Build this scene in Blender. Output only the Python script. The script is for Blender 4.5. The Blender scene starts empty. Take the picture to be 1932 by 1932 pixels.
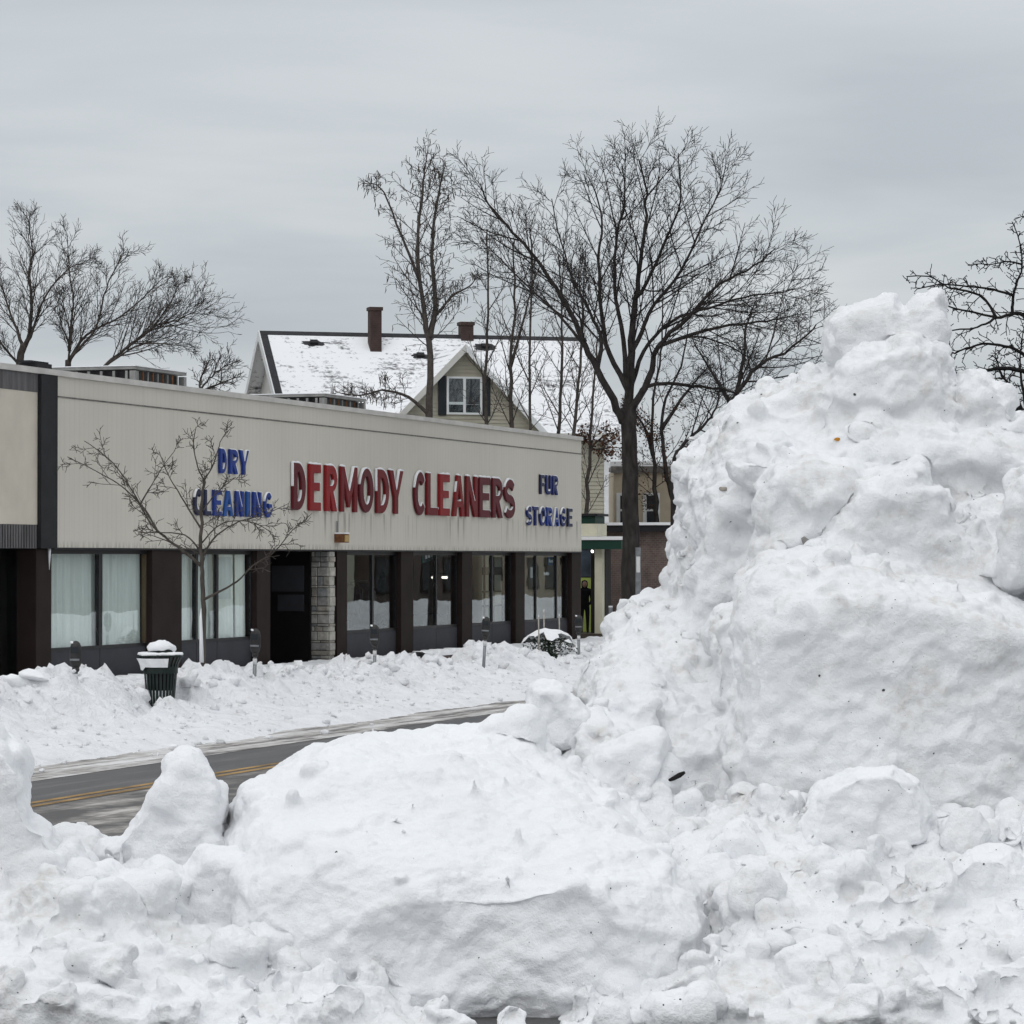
import bpy, bmesh, math, random
import numpy as np
from mathutils import Vector, Matrix

# ------------------------------------------------------------------ camera, sky, sun, exposure
sc = bpy.context.scene
R = math.radians
PITCH = math.atan(89.0 / 5796.0)
cam_d = bpy.data.cameras.new("camera")
cam = bpy.data.objects.new("camera", cam_d)
sc.collection.objects.link(cam)
EYE = Vector((0.0, 0.0, 2.5))
cam.location = EYE
cam.rotation_euler = (math.pi / 2 + PITCH, 0, 0)
cam_d.sensor_width = 36.0
cam_d.lens = 108.0
cam_d.clip_start = 0.2
cam_d.clip_end = 2000.0
sc.camera = cam

SUN_EL, SUN_AZ = 48.0, 205.0        # elevation; azimuth in degrees clockwise from +Y (view direction)
world = bpy.data.worlds.new("World")
sc.world = world
world.use_nodes = True
wn, wl = world.node_tree.nodes, world.node_tree.links
wn.clear()
w_out = wn.new("ShaderNodeOutputWorld")
w_mix = wn.new("ShaderNodeMixShader")
w_mix.inputs[0].default_value = 0.92
sky = wn.new("ShaderNodeTexSky")
sky.sky_type = 'NISHITA'
sky.sun_disc = False
sky.sun_elevation = R(SUN_EL)
sky.sun_rotation = R(SUN_AZ)
bg_sky = wn.new("ShaderNodeBackground")
bg_sky.inputs[1].default_value = 0.07
wl.new(sky.outputs[0], bg_sky.inputs[0])
# overcast cloud deck: soft stretched bands, brighter overhead as an overcast sky is
w_tc = wn.new("ShaderNodeTexCoord")
w_sep = wn.new("ShaderNodeSeparateXYZ")
wl.new(w_tc.outputs['Generated'], w_sep.inputs[0])
# project direction on a cloud plane: (x, y) / (z + k)
w_z = wn.new("ShaderNodeMath"); w_z.operation = 'MAXIMUM'; w_z.inputs[1].default_value = 0.0
wl.new(w_sep.outputs['Z'], w_z.inputs[0])
w_k = wn.new("ShaderNodeMath"); w_k.operation = 'ADD'; w_k.inputs[1].default_value = 0.13
wl.new(w_z.outputs[0], w_k.inputs[0])
w_dx = wn.new("ShaderNodeMath"); w_dx.operation = 'DIVIDE'
w_dy = wn.new("ShaderNodeMath"); w_dy.operation = 'DIVIDE'
wl.new(w_sep.outputs['X'], w_dx.inputs[0]); wl.new(w_k.outputs[0], w_dx.inputs[1])
wl.new(w_sep.outputs['Y'], w_dy.inputs[0]); wl.new(w_k.outputs[0], w_dy.inputs[1])
w_cmb = wn.new("ShaderNodeCombineXYZ")
wl.new(w_dx.outputs[0], w_cmb.inputs[0]); wl.new(w_dy.outputs[0], w_cmb.inputs[1])
w_map = wn.new("ShaderNodeMapping")
w_map.inputs['Scale'].default_value = (0.75, 1.0, 1.0)
w_map.inputs['Rotation'].default_value = (0, 0, R(8))
wl.new(w_cmb.outputs[0], w_map.inputs['Vector'])
w_n1 = wn.new("ShaderNodeTexNoise")
w_n1.inputs['Scale'].default_value = 1.5
w_n1.inputs['Detail'].default_value = 6.0
w_n1.inputs['Roughness'].default_value = 0.5
w_n1.inputs['Distortion'].default_value = 0.4
wl.new(w_map.outputs[0], w_n1.inputs['Vector'])
w_rmp = wn.new("ShaderNodeValToRGB")
w_rmp.color_ramp.elements[0].position = 0.30
w_rmp.color_ramp.elements[0].color = (0.455, 0.492, 0.528, 1)
w_rmp.color_ramp.elements[1].position = 0.72
w_rmp.color_ramp.elements[1].color = (0.635, 0.658, 0.675, 1)
e = w_rmp.color_ramp.elements.new(0.5)
e.color = (0.535, 0.572, 0.60, 1)
wl.new(w_n1.outputs['Fac'], w_rmp.inputs[0])
w_gr = wn.new("ShaderNodeMapRange")          # standard overcast: zenith brighter than the rim
w_gr.inputs['From Min'].default_value = 0.0
w_gr.inputs['From Max'].default_value = 1.0
w_gr.inputs['To Min'].default_value = 1.0
w_gr.inputs['To Max'].default_value = 1.85
wl.new(w_z.outputs[0], w_gr.inputs['Value'])
bg_cl = wn.new("ShaderNodeBackground")
w_neu = wn.new("ShaderNodeMix"); w_neu.data_type = 'RGBA'      # the deck turns neutral overhead
w_neu.inputs[7].default_value = (0.60, 0.618, 0.64, 1)
w_nf = wn.new("ShaderNodeMapRange"); w_nf.inputs['From Min'].default_value = 0.1; w_nf.inputs['From Max'].default_value = 0.6
wl.new(w_z.outputs[0], w_nf.inputs['Value']); wl.new(w_nf.outputs[0], w_neu.inputs[0])
wl.new(w_rmp.outputs[0], w_neu.inputs[6]); wl.new(w_neu.outputs[2], bg_cl.inputs[0])
wl.new(w_gr.outputs[0], bg_cl.inputs[1])
wl.new(bg_sky.outputs[0], w_mix.inputs[1])
wl.new(bg_cl.outputs[0], w_mix.inputs[2])
wl.new(w_mix.outputs[0], w_out.inputs[0])

sun_d = bpy.data.lights.new("sun", 'SUN')
sun_d.energy = 0.65
sun_d.angle = R(40)
sun_d.color = (1.0, 0.97, 0.93)
sun = bpy.data.objects.new("sun", sun_d)
sc.collection.objects.link(sun)
_sd = Vector((math.sin(R(SUN_AZ)) * math.cos(R(SUN_EL)), math.cos(R(SUN_AZ)) * math.cos(R(SUN_EL)), math.sin(R(SUN_EL))))
sun.rotation_euler = (-_sd).to_track_quat('-Z', 'Y').to_euler()

sc.view_settings.view_transform = 'Standard'
sc.view_settings.look = 'None'
sc.view_settings.exposure = 0.0
sc.view_settings.gamma = 1.0
sc.view_settings.use_curve_mapping = False
sc.cycles.use_denoising = True
sc.cycles.max_bounces = 6
sc.cycles.diffuse_bounces = 3
sc.cycles.use_adaptive_sampling = True
sc.cycles.adaptive_threshold = 0.03
sc.cycles.transparent_max_bounces = 12
sc.cycles.sample_clamp_indirect = 4.0

# ------------------------------------------------------------------ place frame
# The street runs along u, n points from the street to the far pavement.  s, d, z are street coordinates.
F = 5796.0
TH = math.atan(1941.0 / F)
SU, CU = math.sin(TH), math.cos(TH)
_fw = Vector((0, math.cos(PITCH), math.sin(PITCH)))
_up = Vector((0, -math.sin(PITCH), math.cos(PITCH)))
def S(s, d, z=0.0):
    return Vector((s * SU - d * CU, s * CU + d * SU, z))
def sd(p):
    return (p[0] * SU + p[1] * CU, -p[0] * CU + p[1] * SU)
def ray(x, y):
    return Vector(((x - 966.0) / F, 0, 0)) + _up * ((966.0 - y) / F) + _fw
def at(x, y, Y):
    r = ray(x, y); return EYE + r * (Y / r.y)
def on(x, y, d):                       # sight line met with a plane along the street
    r = ray(x, y); return EYE + r * (d / (-r.x * CU + r.y * SU))
def onS(x, y, s):                      # ... with a plane across the street
    r = ray(x, y); return EYE + r * (s / (r.x * SU + r.y * CU))
def s_of(x, d, y=1100):
    return sd(on(x, y, d))[0]

rng = np.random.default_rng(7)
rnd = random.Random(11)

# ------------------------------------------------------------------ materials
MATS = {}
def nodemat(name):
    m = bpy.data.materials.new(name); m.use_nodes = True
    nt = m.node_tree; nt.nodes.clear()
    out = nt.nodes.new("ShaderNodeOutputMaterial")
    b = nt.nodes.new("ShaderNodeBsdfPrincipled")
    nt.links.new(b.outputs[0], out.inputs[0])
    MATS[name] = m
    return m, nt, b, out
def coords(nt, scale=(1, 1, 1), rot=(0, 0, 0), kind='Object'):
    tc = nt.nodes.new("ShaderNodeTexCoord")
    mp = nt.nodes.new("ShaderNodeMapping")
    mp.inputs['Scale'].default_value = scale
    mp.inputs['Rotation'].default_value = rot
    nt.links.new(tc.outputs[kind], mp.inputs[0])
    return mp.outputs[0]
def noise(nt, vec, scale, detail=4, rough=0.55, dist=0.0):
    n = nt.nodes.new("ShaderNodeTexNoise")
    n.inputs['Scale'].default_value = scale
    n.inputs['Detail'].default_value = detail
    n.inputs['Roughness'].default_value = rough
    n.inputs['Distortion'].default_value = dist
    nt.links.new(vec, n.inputs['Vector'])
    return n.outputs['Fac']
def ramp(nt, fac, stops):
    r = nt.nodes.new("ShaderNodeValToRGB")
    els = r.color_ramp.elements
    while len(els) < len(stops): els.new(0.5)
    for e, (p, c) in zip(els, stops):
        e.position = p
        e.color = (c, c, c, 1) if isinstance(c, (int, float)) else (*c, 1)
    nt.links.new(fac, r.inputs[0])
    return r.outputs[0]
def mixc(nt, fac, a, b, mode='MIX'):
    m = nt.nodes.new("ShaderNodeMix"); m.data_type = 'RGBA'; m.blend_type = mode
    for sock, v in ((m.inputs[0], fac), (m.inputs[6], a), (m.inputs[7], b)):
        if isinstance(v, (int, float)): sock.default_value = v
        elif isinstance(v, tuple): sock.default_value = (*v, 1)
        else: nt.links.new(v, sock)
    return m.outputs[2]
def mth(nt, op, a, b=None, clamp=False):
    m = nt.nodes.new("ShaderNodeMath"); m.operation = op; m.use_clamp = clamp
    for i, v in enumerate((a, b)):
        if v is None: continue
        if isinstance(v, (int, float)): m.inputs[i].default_value = v
        else: nt.links.new(v, m.inputs[i])
    return m.outputs[0]
def bump(nt, b, h, strength=0.3, dist=0.02):
    bp = nt.nodes.new("ShaderNodeBump")
    bp.inputs['Strength'].default_value = strength
    bp.inputs['Distance'].default_value = dist
    nt.links.new(h, bp.inputs['Height'])
    nt.links.new(bp.outputs[0], b.inputs['Normal'])
def simple(name, col, rough=0.6, var=0.25, scale=6.0, bmp=0.15, spec=0.3, metal=0.0, stretch=(1, 1, 1)):
    m, nt, b, out = nodemat(name)
    v = coords(nt, stretch)
    f = noise(nt, v, scale, 5)
    d = tuple(c * (1 - var) for c in col); l = tuple(min(1, c * (1 + var)) for c in col)
    nt.links.new(ramp(nt, f, [(0.3, d), (0.7, l)]), b.inputs['Base Color'])
    b.inputs['Roughness'].default_value = rough
    b.inputs['Specular IOR Level'].default_value = spec
    b.inputs['Metallic'].default_value = metal
    if bmp: bump(nt, b, noise(nt, v, scale * 6, 3), bmp, 0.01)
    return m

def snow_mat(name, col, dirt_amt, dirt_col, dirt_lo, dirt_hi, fine=40.0, bs=0.35, sss=0.0):
    m, nt, b, out = nodemat(name)
    v = coords(nt)
    base = mixc(nt, ramp(nt, noise(nt, v, 1.6, 2), [(0.35, 0.0), (0.7, 1.0)]), col, tuple(c * 0.94 for c in col))
    d1 = ramp(nt, noise(nt, v, 2.3, 4, 0.6, 0.6), [(dirt_lo, 0.0), (dirt_hi, 1.0)])
    d2 = ramp(nt, noise(nt, v, 14.0, 2, 0.6), [(0.42, 0.25), (0.68, 1.0)])
    dm = mth(nt, 'MULTIPLY', mth(nt, 'MULTIPLY', d1, d2), dirt_amt)
    c = mixc(nt, dm, base, dirt_col)
    nt.links.new(c, b.inputs['Base Color'])
    b.inputs['Roughness'].default_value = 0.75
    b.inputs['Specular IOR Level'].default_value = 0.25
    if sss:
        b.inputs['Subsurface Weight'].default_value = sss
        b.inputs['Subsurface Radius'].default_value = (0.9, 0.95, 1.0)
        b.inputs['Subsurface Scale'].default_value = 0.03
    bump(nt, b, noise(nt, v, fine * 0.4, 3, 0.75), bs, 0.07)
    return m
snow_mat("snow_block", (0.865, 0.875, 0.89), 0.22, (0.56, 0.54, 0.50), 0.52, 0.75, 60, 0.32)
snow_mat("snow_pile", (0.855, 0.865, 0.88), 0.55, (0.50, 0.465, 0.41), 0.48, 0.68, 60, 0.36)
snow_mat("snow_bank", (0.80, 0.808, 0.825), 0.55, (0.46, 0.44, 0.42), 0.46, 0.70, 22, 0.8)
snow_mat("snow_cap", (0.86, 0.868, 0.88), 0.0, (0.5, 0.5, 0.5), 0.5, 0.8, 30, 0.25)
def slush():
    m, nt, b, out = nodemat("slush")
    v = coords(nt, (1, 1, 1), (0, 0, TH))     # y now runs along the street
    mp = nt.nodes.new("ShaderNodeMapping"); mp.inputs['Scale'].default_value = (1.0, 0.10, 1.0)
    nt.links.new(v, mp.inputs[0])
    f = noise(nt, mp.outputs[0], 3.2, 6, 0.65, 0.3)
    f2 = noise(nt, v, 5.0, 5, 0.6)
    a = mth(nt, 'ADD', mth(nt, 'MULTIPLY', f, 0.75), mth(nt, 'MULTIPLY', f2, 0.25))
    nt.links.new(ramp(nt, a, [(0.41, (0.075, 0.07, 0.068)), (0.48, (0.33, 0.31, 0.29)), (0.60, (0.66, 0.655, 0.65))]), b.inputs['Base Color'])
    b.inputs['Roughness'].default_value = 0.65
    bump(nt, b, a, 0.5, 0.03)
slush()
def asphalt():
    m, nt, b, out = nodemat("asphalt")
    v = coords(nt, (1, 1, 1), (0, 0, TH))
    mp = nt.nodes.new("ShaderNodeMapping"); mp.inputs['Scale'].default_value = (1.0, 0.10, 1.0)
    nt.links.new(v, mp.inputs[0])
    f = noise(nt, mp.outputs[0], 1.9, 8, 0.68, 0.3)
    g = noise(nt, v, 60, 3, 0.7)
    c = ramp(nt, f, [(0.36, (0.046, 0.049, 0.050)), (0.55, (0.085, 0.082, 0.081)), (0.70, (0.17, 0.162, 0.155))])
    c = mixc(nt, mth(nt, 'MULTIPLY', g, 0.35), c, (0.08, 0.08, 0.085))
    nt.links.new(c, b.inputs['Base Color'])
    b.inputs['Roughness'].default_value = 0.7
    bump(nt, b, g, 0.3, 0.01)
asphalt()
def salt():
    """thin salty snow film left on the lane beside the centre line"""
    m, nt, b, out = nodemat("salt_film")
    v = coords(nt, (1, 1, 1), (0, 0, TH))
    mp = nt.nodes.new("ShaderNodeMapping"); mp.inputs['Scale'].default_value = (1.0, 0.22, 1.0)
    nt.links.new(v, mp.inputs[0])
    a = mth(nt, 'ADD', mth(nt, 'MULTIPLY', noise(nt, mp.outputs[0], 2.6, 6, 0.6, 0.5), 0.7), mth(nt, 'MULTIPLY', noise(nt, v, 4.5, 5, 0.6), 0.3))
    nt.links.new(ramp(nt, a, [(0.45, (0.07, 0.067, 0.065)), (0.55, (0.19, 0.178, 0.165)), (0.68, (0.48, 0.455, 0.425))]), b.inputs['Base Color'])
    b.inputs['Roughness'].default_value = 0.75
    bump(nt, b, a, 0.3, 0.01)
salt()
def fascia():
    m, nt, b, out = nodemat("fascia_beige")
    # street aligned coordinates: x' along the wall
    v = coords(nt, (1, 1, 1), (0, 0, TH))
    sep = nt.nodes.new("ShaderNodeSeparateXYZ"); nt.links.new(v, sep.inputs[0])
    big = noise(nt, v, 0.35, 3)
    c = ramp(nt, big, [(0.3, (0.59, 0.555, 0.485)), (0.7, (0.64, 0.605, 0.53))])
    mp = nt.nodes.new("ShaderNodeMapping"); mp.inputs['Scale'].default_value = (9.0, 9.0, 0.30)
    nt.links.new(v, mp.inputs[0])
    st = noise(nt, mp.outputs[0], 1.0, 5, 0.6)
    c = mixc(nt, mth(nt, 'MULTIPLY', ramp(nt, st, [(0.5, 0.0), (0.75, 1.0)]), 0.16), c, (0.40, 0.375, 0.325))
    # fine vertical ribs
    rib = nt.nodes.new("ShaderNodeTexWave"); rib.bands_direction = 'Y'; rib.inputs['Scale'].default_value = 1.55
    nt.links.new(v, rib.inputs['Vector'])
    c = mixc(nt, mth(nt, 'MULTIPLY', ramp(nt, rib.outputs['Fac'], [(0.0, 1.0), (0.12, 0.0)]), 0.08), c, (0.22, 0.21, 0.19))
    # rust and soot runs below the letters (z 2.7 - 3.6) and at the drip edge
    mp2 = nt.nodes.new("ShaderNodeMapping"); mp2.inputs['Scale'].default_value = (5.0, 5.0, 0.22)
    nt.links.new(v, mp2.inputs[0])
    run = ramp(nt, noise(nt, mp2.outputs[0], 1.0, 3, 0.5), [(0.56, 0.0), (0.66, 1.0)])
    zr = nt.nodes.new("ShaderNodeMapRange"); zr.interpolation_type = 'SMOOTHSTEP'
    zr.inputs['From Min'].default_value = 2.75; zr.inputs['From Max'].default_value = 3.5
    nt.links.new(sep.outputs['Z'], zr.inputs['Value'])
    zt = nt.nodes.new("ShaderNodeMapRange")
    zt.inputs['From Min'].default_value = 3.56; zt.inputs['From Max'].default_value = 3.62
    zt.inputs['To Min'].default_value = 1.0; zt.inputs['To Max'].default_value = 0.0
    nt.links.new(sep.outputs['Z'], zt.inputs['Value'])
    k = mth(nt, 'MULTIPLY', mth(nt, 'MULTIPLY', run, zr.outputs[0]), zt.outputs[0])
    zs_ = nt.nodes.new("ShaderNodeMapRange")
    zs_.inputs['From Min'].default_value = s_of(345, 26.45) - s_of(103, 26.45); zs_.inputs['From Max'].default_value = s_of(370, 26.45) - s_of(103, 26.45)
    nt.links.new(sep.outputs['Y'], zs_.inputs['Value'])
    k = mth(nt, 'MULTIPLY', k, zs_.outputs[0])
    c = mixc(nt, mth(nt, 'MULTIPLY', k, 0.55), c, (0.13, 0.11, 0.09))
    ze = nt.nodes.new("ShaderNodeMapRange")
    ze.inputs['From Min'].default_value = 2.72; ze.inputs['From Max'].default_value = 2.86
    ze.inputs['To Min'].default_value = 1.0; ze.inputs['To Max'].default_value = 0.0
    nt.links.new(sep.outputs['Z'], ze.inputs['Value'])
    mp3 = nt.nodes.new("ShaderNodeMapping"); mp3.inputs['Scale'].default_value = (12, 12, 1.5)
    nt.links.new(v, mp3.inputs[0])
    k2 = mth(nt, 'MULTIPLY', ze.outputs[0], ramp(nt, noise(nt, mp3.outputs[0], 1.0, 2), [(0.42, 0.0), (0.6, 1.0)]))
    c = mixc(nt, mth(nt, 'MULTIPLY', k2, 0.5), c, (0.15, 0.14, 0.12))
    nt.links.new(c, b.inputs['Base Color'])
    b.inputs['Roughness'].default_value = 0.6
    b.inputs['Specular IOR Level'].default_value = 0.25
    bump(nt, b, rib.outputs['Fac'], 0.10, 0.01)
fascia()
simple("beige_panel", (0.60, 0.55, 0.465), 0.6, 0.08, 1.5, 0.05)
simple("coping", (0.56, 0.545, 0.51), 0.55, 0.12, 2.0, 0.1)
simple("joint_dark", (0.16, 0.15, 0.14), 0.7, 0.4, 5.0, 0.1)
simple("charcoal", (0.022, 0.022, 0.024), 0.6, 0.25, 2.0, 0.1, 0.15)
simple("ribbed_grey", (0.115, 0.11, 0.112), 0.6, 0.35, 3.0, 0.2, stretch=(3, 3, 0.4))
simple("brown_paint", (0.026, 0.018, 0.016), 0.7, 0.2, 2.0, 0.08, 0.10)
simple("grey_panel", (0.050, 0.050, 0.058), 0.6, 0.12, 2.0, 0.05, 0.15)
simple("black_frame", (0.012, 0.011, 0.012), 0.4, 0.2, 3.0, 0.0)
simple("wood_edge", (0.12, 0.085, 0.05), 0.6, 0.3, 3.0, 0.1, stretch=(4, 4, 0.5))
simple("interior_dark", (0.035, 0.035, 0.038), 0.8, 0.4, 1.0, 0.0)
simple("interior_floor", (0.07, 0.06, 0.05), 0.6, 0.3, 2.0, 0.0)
simple("curtain", (0.74, 0.78, 0.75), 0.9, 0.10, 2.0, 0.0, stretch=(3, 3, 0.3))
simple("mortar", (0.055, 0.05, 0.045), 0.9, 0.3, 10, 0.2)
for i, c in enumerate([(0.36, 0.35, 0.32), (0.27, 0.265, 0.25), (0.42, 0.40, 0.355), (0.31, 0.285, 0.245), (0.24, 0.245, 0.24)]):
    simple("stone_%d" % i, c, 0.85, 0.28, 9.0, 0.5)
for i, c in enumerate([(0.145, 0.009, 0.012), (0.235, 0.010, 0.012), (0.10, 0.009, 0.014), (0.18, 0.010, 0.011)]):
    simple("letter_red_%d" % i, c, 0.5, 0.10, 2.0, 0.03, 0.22)
simple("letter_blue_0", (0.010, 0.036, 0.22), 0.45, 0.15, 3.0, 0.03, 0.3)
simple("letter_blue_1", (0.012, 0.07, 0.27), 0.45, 0.15, 3.0, 0.03, 0.3)
simple("letter_blue_2", (0.010, 0.020, 0.12), 0.45, 0.15, 3.0, 0.03, 0.3)
simple("letter_blue_3", (0.012, 0.016, 0.05), 0.45, 0.15, 3.0, 0.03, 0.3)
simple("bark", (0.038, 0.034, 0.032), 0.9, 0.45, 9.0, 0.7, 0.1, stretch=(1, 1, 0.35))
simple("bark_grey", (0.085, 0.075, 0.066), 0.9, 0.4, 14.0, 0.5, 0.1, stretch=(1, 1, 0.35))
simple("bark_hazed", (0.070, 0.061, 0.055), 0.9, 0.3, 9.0, 0.3, 0.1)  # bark lightened: distance haze is put into the colour
simple("bark_black", (0.022, 0.020, 0.020), 0.9, 0.3, 9.0, 0.3, 0.1)
simple("dead_leaf", (0.085, 0.043, 0.026), 0.8, 0.5, 8.0, 0.0, 0.1)
simple("seed_pod", (0.06, 0.048, 0.036), 0.8, 0.4, 8.0, 0.0, 0.1)
simple("fruit", (0.03, 0.018, 0.018), 0.6, 0.3, 8.0, 0.0, 0.2)
simple("evergreen", (0.022, 0.040, 0.024), 0.8, 0.5, 12.0, 0.0, 0.15)
simple("green_metal", (0.004, 0.013, 0.011), 0.4, 0.25, 6.0, 0.05, 0.4)
simple("green_trim", (0.008, 0.040, 0.028), 0.5, 0.2, 2.0, 0.05)
simple("green_sign", (0.010, 0.065, 0.058), 0.5, 0.2, 2.0, 0.0)
simple("cream_trim", (0.58, 0.56, 0.44), 0.6, 0.12, 2.0, 0.05)
simple("lime_poster", (0.42, 0.52, 0.13), 0.5, 0.15, 1.5, 0.0)
simple("dusk_poster", (0.055, 0.075, 0.10), 0.5, 0.5, 2.5, 0.0)
simple("meter_grey", (0.028, 0.027, 0.027), 0.5, 0.35, 9.0, 0.1, 0.4)
simple("galvanised", (0.22, 0.23, 0.24), 0.45, 0.25, 9.0, 0.1, 0.5, 0.5)
simple("white_label", (0.62, 0.62, 0.62), 0.5, 0.1, 9.0, 0.0)
simple("rust", (0.16, 0.07, 0.032), 0.8, 0.5, 9.0, 0.3)
simple("metal_frame", (0.24, 0.235, 0.225), 0.6, 0.25, 4.0, 0.1, 0.4, 0.2)
simple("siding", (0.35, 0.33, 0.262), 0.6, 0.10, 2.0, 0.05)
simple("siding_grey", (0.56, 0.555, 0.52), 0.6, 0.10, 2.0, 0.05)
simple("white_trim", (0.66, 0.67, 0.67), 0.55, 0.08, 3.0, 0.05)
simple("shutter", (0.014, 0.018, 0.022), 0.5, 0.2, 3.0, 0.0)
simple("stucco_tan", (0.45, 0.385, 0.29), 0.8, 0.12, 2.0, 0.15)
simple("cloth_black", (0.010, 0.010, 0.012), 0.9, 0.3, 9.0, 0.1, 0.1)
simple("cloth_blue", (0.022, 0.035, 0.070), 0.9, 0.4, 6.0, 0.1, 0.1)
simple("cloth_grey", (0.10, 0.10, 0.11), 0.9, 0.4, 6.0, 0.1, 0.1)
simple("skin", (0.30, 0.19, 0.14), 0.6, 0.1, 9.0, 0.0)
simple("paper", (0.55, 0.57, 0.57), 0.8, 0.1, 3.0, 0.0)
simple("yellow_paint", (0.27, 0.165, 0.055), 0.7, 0.55, 2.0, 0.1)
simple("leaf_orange", (0.50, 0.22, 0.02), 0.7, 0.2, 9.0, 0.0)
simple("concrete", (0.30, 0.29, 0.28), 0.8, 0.2, 4.0, 0.2)
simple("bulb_gold", (0.45, 0.30, 0.10), 0.3, 0.2, 9.0, 0.0, 0.5)
simple("roof_dark", (0.03, 0.03, 0.033), 0.8, 0.3, 5.0, 0.2)
simple("snow_field", (0.74, 0.755, 0.78), 0.85, 0.06, 0.6, 0.3)
def brickmat(name, sc_, c1, c2, mo, zrot):
    m, nt, b, out = nodemat(name)
    tc = nt.nodes.new("ShaderNodeTexCoord")
    mp = nt.nodes.new("ShaderNodeMapping"); mp.inputs['Rotation'].default_value = zrot
    nt.links.new(tc.outputs['Object'], mp.inputs[0])
    bk = nt.nodes.new("ShaderNodeTexBrick")
    bk.inputs['Scale'].default_value = sc_
    bk.inputs['Color1'].default_value = (*c1, 1); bk.inputs['Color2'].default_value = (*c2, 1)
    bk.inputs['Mortar'].default_value = (*mo, 1)
    bk.inputs['Mortar Size'].default_value = 0.02
    nt.links.new(mp.outputs[0], bk.inputs['Vector'])
    f = noise(nt, mp.outputs[0], 2.5, 5)
    c = mixc(nt, 0.5, bk.outputs['Color'], ramp(nt, f, [(0.3, tuple(x * 0.5 for x in c1)), (0.7, tuple(min(1, x * 1.5) for x in c2))]))
    nt.links.new(c, b.inputs['Base Color'])
    b.inputs['Roughness'].default_value = 0.9
    bump(nt, b, bk.outputs['Fac'], -0.4, 0.01)
brickmat("brick", 3.6, (0.092, 0.066, 0.058), (0.14, 0.10, 0.086), (0.20, 0.19, 0.18), (math.pi / 2, 0, 0))
brickmat("chimney_brick", 3.6, (0.036, 0.021, 0.018), (0.052, 0.029, 0.025), (0.06, 0.05, 0.046), (math.pi / 2, 0, 0))
def roofmat():
    """dark shingles under thin snow: the shingle butts show through as short dark dashes"""
    m, nt, b, out = nodemat("snowy_shingle")
    v = coords(nt, (1, 1, 1), (0, 0, -R(16)))
    sep = nt.nodes.new("ShaderNodeSeparateXYZ"); nt.links.new(v, sep.inputs[0])
    mp = nt.nodes.new("ShaderNodeMapping"); mp.inputs['Scale'].default_value = (2.6, 0.01, 8.0)
    nt.links.new(v, mp.inputs[0])
    dash = noise(nt, mp.outputs[0], 2.4, 4, 0.6)
    row = nt.nodes.new("ShaderNodeTexWave"); row.bands_direction = 'Z'; row.inputs['Scale'].default_value = 1.75
    row.inputs['Distortion'].default_value = 0.6
    nt.links.new(v, row.inputs['Vector'])
    patch = noise(nt, v, 0.8, 6, 0.65, 0.6)
    k = mth(nt, 'ADD', mth(nt, 'ADD', mth(nt, 'MULTIPLY', dash, 0.5), mth(nt, 'MULTIPLY', row.outputs['Fac'], 0.05)), mth(nt, 'MULTIPLY', patch, 0.55))
    c = ramp(nt, k, [(0.575, (0.84, 0.85, 0.865)), (0.64, (0.40, 0.40, 0.41)), (0.72, (0.05, 0.05, 0.055))])
    nt.links.new(c, b.inputs['Base Color'])
    b.inputs['Roughness'].default_value = 0.8
    bump(nt, b, k, -0.4, 0.03)
roofmat()
def glassmat():
    m = bpy.data.materials.new("window_glass"); m.use_nodes = True
    nt = m.node_tree; nt.nodes.clear()
    out = nt.nodes.new("ShaderNodeOutputMaterial")
    mx = nt.nodes.new("ShaderNodeMixShader")
    tr = nt.nodes.new("ShaderNodeBsdfTransparent"); tr.inputs[0].default_value = (0.96, 0.98, 0.975, 1)
    gl = nt.nodes.new("ShaderNodeBsdfGlossy"); gl.inputs['Roughness'].default_value = 0.0
    gl.inputs[0].default_value = (0.92, 0.96, 0.97, 1)
    fr = nt.nodes.new("ShaderNodeFresnel")
    ge = nt.nodes.new("ShaderNodeNewGeometry")      # same reflectance from either face of the pane
    mr = nt.nodes.new("ShaderNodeMapRange"); mr.inputs['To Min'].default_value = 1.55; mr.inputs['To Max'].default_value = 1 / 1.55
    nt.links.new(ge.outputs['Backfacing'], mr.inputs['Value']); nt.links.new(mr.outputs[0], fr.inputs['IOR'])
    n = noise(nt, coords(nt), 0.8, 2)
    bp = nt.nodes.new("ShaderNodeBump"); bp.inputs['Strength'].default_value = 0.05; bp.inputs['Distance'].default_value = 0.02
    nt.links.new(n, bp.inputs['Height']); nt.links.new(bp.outputs[0], gl.inputs['Normal'])
    nt.links.new(fr.outputs[0], mx.inputs[0]); nt.links.new(tr.outputs[0], mx.inputs[1]); nt.links.new(gl.outputs[0], mx.inputs[2])
    nt.links.new(mx.outputs[0], out.inputs[0])
    MATS["window_glass"] = m
glassmat()
def glow(name, col, st):
    m = bpy.data.materials.new(name); m.use_nodes = True
    nt = m.node_tree; nt.nodes.clear()
    out = nt.nodes.new("ShaderNodeOutputMaterial"); em = nt.nodes.new("ShaderNodeEmission")
    em.inputs[0].default_value = (*col, 1); em.inputs[1].default_value = st
    nt.links.new(em.outputs[0], out.inputs[0]); MATS[name] = m
glow("lit_tube", (1.0, 0.95, 0.85), 2.2)
glow("lit_bulb", (1.0, 0.98, 0.92), 6.0)

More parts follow.
